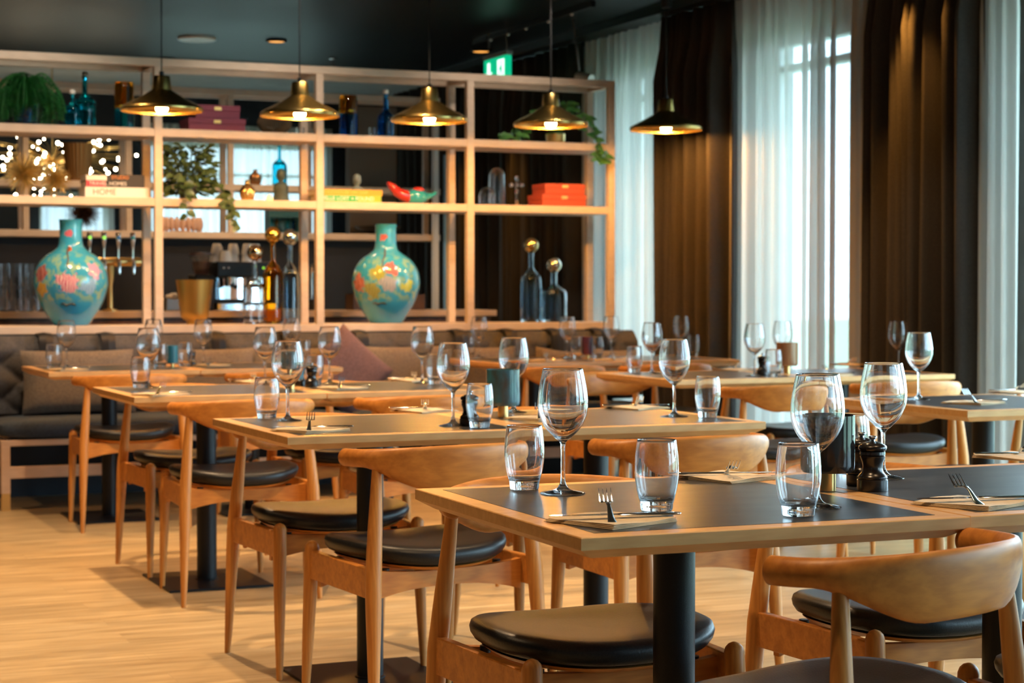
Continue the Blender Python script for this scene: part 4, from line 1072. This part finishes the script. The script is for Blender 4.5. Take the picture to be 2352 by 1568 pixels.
for i in range(26):
    a = pi*i/26; mb.tube([(.10*cos(a)*sin(q), .10*sin(a)*sin(q)*.8, .064-.062*cos(q)) for q in [pi*k/10 for k in range(11)]]+[(-.10*cos(a)*sin(q), -.10*sin(a)*sin(q)*.8, .064-.062*cos(q)) for q in [pi*k/10 for k in range(10, -1, -1)]], .0035, 5)
mb.build('woven_body', mat('dark_wicker', (.09, .06, .03), .8), t)

# back bar shelf ornaments
t = thing('shell_bowl', 'pinkish scalloped shell-like bowl on the back bar rail below the leafy plant', 'bowl', (xY(418, 12.7), 12.7, 1.522))
MB().lathe([(0, 0), (.05, 0), (.07, .01), (.06, .012), (0, .01)], 24).build('bowl_foot', mat('shell_pink', (.60, .40, .32), .4), t)
for k in range(9):
    a = -1.2+2.4*k/8; x = .135*sin(a)
    MB().ball((x, -.03*cos(a), .055), .045, 12, 8, (.5, .6, 1.15)).build('shell_lobe', D.materials['shell_pink'], t)
t = thing('ribbed_planter', 'ribbed bronze planter on the back bar shelf above the book stack', 'pot', (xY(181, 12.7), 12.7, 1.852))
mb = MB(); mb.lathe([(0, 0), (.062, 0)]+spl([(.065, .01), (.085, .13), (.099, .255)], 3)+[(.094, .255), (.07, .02), (0, .02)], 72)
mb.v = [(x*(1+.03*cos(24*math.atan2(y, x))), y*(1+.03*cos(24*math.atan2(y, x))), z) for x, y, z in mb.v]
mb.build('planter_body', mat('bronze_ribs', (.32, .17, .06), .4, .8), t)
t = thing('black_bowl', 'wide shallow black bowl on the back bar rail behind the right vase', 'bowl', (xY(868, 12.7), 12.7, 1.522))
MB().lathe([(0, 0), (.05, 0), (.06, .012), (.15, .04), (.165, .06), (.16, .06), (.14, .045), (.05, .02), (0, .02)], 36).build('bowl_body', BLACKM, t)
t = thing('bottle_crate', 'dark teal crate with small bottles on the back bar rail', 'crate', (xY(648, 12.7), 12.7, 1.522))
MB().box(-.11, .11, -.06, .06, 0, .012).box(-.11, .11, .045, .06, .012, .17).box(-.11, -.10, -.06, .045, .012, .17).box(.10, .11, -.06, .045, .012, .17).box(-.10, .10, -.06, -.05, .11, .17).build('crate_body', mat('dark_teal_paint', (.01, .10, .13), .5), t, smooth=False)
for k in range(5):
    tag(MB().lathe(bottle_prof(.016, .11), 16).build('miniature_bottle', [GL_TEAL, GL_AMB, GLASS, GL_TEAL, GL_BLUE][k], loc=(xY(648, 12.7)-.08+.04*k, 12.69, 1.5345)),
        ['turquoise miniature bottle, leftmost in the teal crate', 'amber miniature bottle in the teal crate', 'clear miniature bottle, middle of the teal crate', 'turquoise miniature bottle right of the clear one in the teal crate', 'blue miniature bottle, rightmost in the teal crate'][k], 'bottle', 'bottles in the teal crate')

# ------------------------------------------------------------------ bar behind the shelf
t = thing('bar_counter', 'dark bar counter with a pale worktop behind the shelf', 'counter', (2.4, 11.35, 0))
MB().box(-1.9, 2.25, -.28, .28, .0, .96).build('counter_body', wood('reddish_counter', (.16, .09, .07), (.09, .05, .04), (2, 2, 2)), t, smooth=False)
MB().box(-1.93, 2.28, -.31, .31, .962, 1.0).build('worktop', mat('pale_worktop', (.55, .42, .32), .35), t, smooth=False, bevel=.003)
CB = 1.001; BYc = 11.3
def B(px, z=CB, y=BYc): return (xY(px, y), y, z)
# beer tap tower
t = thing('beer_tap_tower', 'brass beer tap tower with four handles right of the left vase', 'beer taps', B(253))
MB().lathe([(0, 0), (.045, 0), (.045, .008), (.018, .015), (.016, .15), (.026, .20), (.030, .27), (.02, .275), (0, .275)], 24).build('tower_column', BRASSP, t)
MB().lathe([(0, -.19), (.022, -.19), (.026, -.17), (.026, .17), (.022, .19), (0, .19)], 20, Matrix.Translation((0, 0, .295)) @ Matrix.Rotation(pi/2, 4, 'Y')).build('manifold', BRASSP, t)
for i, px in enumerate((202, 235, 268, 301)):
    x = xY(px, BYc)-xY(253, BYc)
    f = MB().tube([(x, -.02, .295), (x, -.075, .30), (x, -.085, .25), (x, -.085, .22)], [.013, .012, .010, .008], 12).build('faucet', CHROME, t)
    h = MB().lathe([(0, 0), (.006, 0), (.007, .05)]+spl([(.010, .075), (.0165, .11), (.0165, .14), (.012, .155)], 3)+[(0, .157)], 14, Matrix.Translation((x, -.055, .315))).build('tap_handle', CHROME, t)
    MB().lathe([(0, 0), (.010, 0), (.010, .004), (0, .004)], 16, Matrix.Translation((x, -.070, .438)) @ Matrix.Rotation(pi/2, 4, 'X')).build('tap_badge', [emis('lime_badge', (.35, .9, .05), 1), D.materials.get('lime_badge') or emis('lime_badge', (.35,.9,.05), 1), mat('blue_badge', (.02, .25, .7), .4), mat('green_badge', (.0, .35, .22), .4)][i], h)
# stacked glasses at the left
gl = MB().lathe([(0, 0), (.026, 0), (.034, .13), (.032, .13), (.024, .008), (0, .008)], 24).build('bar_glass', GLASS)
BGP = Proto(gl); n = 0
names = ['far left', 'second', 'third', 'fourth', 'fifth']
for k, px in enumerate((8, 30, 52, 72, 92)):
    for j in range(3 if k != 4 else 2):
        BGP.place((xY(px, 11.2), 11.2+.05*(k % 2), CB+.075*j), 0, '%s tall beer glass of the %s stack from the left on the bar' % (['bottom', 'middle', 'topmost'][j], names[k]), 'glass', 'stacked beer glasses')
# coffee grinder
t = thing('coffee_grinder', 'coffee grinder with a clear bean hopper above the brass pot', 'coffee grinder', B(463))
MB().box(-.06, .06, -.08, .10, 0, .22).build('grinder_body', BLACKM, t, smooth=False, bevel=.008)
MB().lathe([(.02, .222), (.045, .235), (.052, .25), (.070, .34), (.067, .34), (.048, .25), (.02, .232)], 28).build('bean_hopper', GLASS, t)
MB().lathe([(0, .342), (.072, .342), (.072, .352), (0, .356)], 28).build('hopper_lid', mat('brown_plastic', (.08, .03, .02), .3), t)
MB().lathe([(0, .222), (.042, .222), (.055, .30), (0, .295)], 20).build('coffee_beans', mat('coffee_beans', (.10, .035, .015), .5), t)
MB().tube([(0, -.08, .12), (0, -.12, .11)], .02, 14).build('dispenser', CHROME, t)
# espresso machine
t = thing('espresso_machine', 'black and chrome espresso machine with cups stacked on top', 'espresso machine', B(555, CB, 11.35))
MB().box(-.19, .19, .02, .20, .0, .30).build('machine_body', BLACKM, t, smooth=False, bevel=.01)
MB().box(-.19, .19, -.14, .02, .205, .30).build('control_hood', BLACKM, t, smooth=False, bevel=.008)
MB().box(-.16, .17, .012, .019, .07, .20).build('chrome_backplate', CHROME, t, smooth=False)
MB().box(-.19, .19, -.14, .02, 0, .045).build('drip_tray', STEEL, t, smooth=False, bevel=.004)
for x in (-.09, .08):
    g = MB().lathe([(0, .15), (.032, .15), (.035, .205), (0, .205)], 24, Matrix.Translation((x, -.06, 0))).build('brew_group', CHROME, t)
    MB().tube([(x, -.08, .155), (x, -.19, .145)], [.010, .013], 12).build('portafilter_handle', BLACKM, g)
for x in (.10, .125, .15): MB().ball((x, -.142, .262), .007, 10, 6).build('indicator_light', D.materials['lime_badge'], t)
for x in (-.15, -.12, .05): MB().ball((x, -.142, .262), .008, 10, 6).build('button', CHROME, t)
MB().tube([(-.17, -.02, .20), (-.175, -.09, .16), (-.17, -.10, .07)], .005, 8).build('steam_wand', CHROME, t)
cp = thing('coffee_cup', '', '')
MB().lathe([(0, .068), (.022, .068), (.026, .062), (.034, .02), (.036, 0), (.034, 0), (.031, .02), (.023, .06), (0, .06)], 24).build('cup_body', WHITE, cp)
MB().tube([(.030, 0, .05), (.046, 0, .048), (.050, 0, .034), (.044, 0, .02), (.034, 0, .016)], .0045, 8).build('cup_handle', WHITE, cp)
CP = Proto(cp); pos = ['leftmost', 'second', 'third', 'fourth', 'rightmost']
for k, px in enumerate((503, 518, 541, 568, 592)):
    for j in range(1 if k == 1 else 2):
        CP.place((xY(px, 11.35), 11.40-.06*(k % 2), CB+.3005+.045*j), random.uniform(0, 6), 'upturned white cup, %s one in the %s pile on the espresso machine' % (['lower', 'upper'][j] if k != 1 else 'only', pos[k]), 'cup', 'cups on the espresso machine')
t = thing('bar_faucet', 'dark bar faucet with a chrome tip behind the second shelf post', 'faucet', B(715))
MB().tube(spl3([(0, 0, 0), (0, 0, .2), (.0, -.01, .26), (0, -.05, .28), (0, -.08, .24)], 5), .010, 12).build('spout', CHROME, t)
MB().lathe([(0, 0), (.025, 0), (.025, .06), (.012, .07), (0, .07)], 20).build('faucet_base', BLACKM, t)
t = thing('wooden_crate', 'dark brown wooden box on the bar behind the right vase', 'box', B(885))
MB().box(-.24, .24, -.08, .08, 0, .012).box(-.24, .24, -.08, -.068, .012, .10).box(-.24, .24, .068, .08, .012, .10).box(-.24, -.228, -.068, .068, .012, .10).box(.228, .24, -.068, .068, .012, .10).build('crate_body', wood('dark_crate', (.09, .045, .02), (.05, .025, .012)), t, smooth=False)
t = thing('steel_knock_box', 'grey steel box with crumpled cloth left of the brass pot', 'box', B(395))
MB().box(-.05, .05, -.06, .06, 0, .075).build('box_body', mat('grey_steel', (.2, .21, .22), .4, .8), t, smooth=False, bevel=.006)
mb = MB(); 
for i in range(7): mb.ball((random.uniform(-.03, .03), random.uniform(-.03, .03), .085+random.uniform(0, .012)), .022, 10, 6, (1, 1, .6))
mb.build('cloth', WHITE, t)

# chandelier of small bulbs in the bar room
p = atY(75, 385, 14.6)
t = thing('twig_chandelier', 'large twig chandelier of many tiny sparkling bulbs seen through the left shelf bays', 'chandelier', (p.x+.15, 14.6, p.z+.0))
rnd = random.Random(21); tw = MB(); pts = []
for i in range(100):
    a = rnd.uniform(0, 2*pi); r = .62*rnd.random()**.5; pts.append(Vector((r*cos(a)*1.1, r*sin(a)*.5, rnd.uniform(-.26, .28)*(1-.4*r))))
for q in pts: tw.tube([(0, 0, .05), q*.5+Vector((0, 0, .06)), q], .003, 4)
tw.tube([(0, 0, .05), (0, 0, CEIL-.06-p.z)], .006, 6); tw.build('twigs', BRASSP, t)
b0 = MB().ball((0, 0, 0), .012, 8, 6).build('bulb', TWINK, t); b0.location = pts[0]
for q in pts[1:]:
    c = b0.copy(); COL.objects.link(c); c.parent = t; c.location = q
    k = rnd.uniform(.6, 1.2); c.scale = (k, k, k)
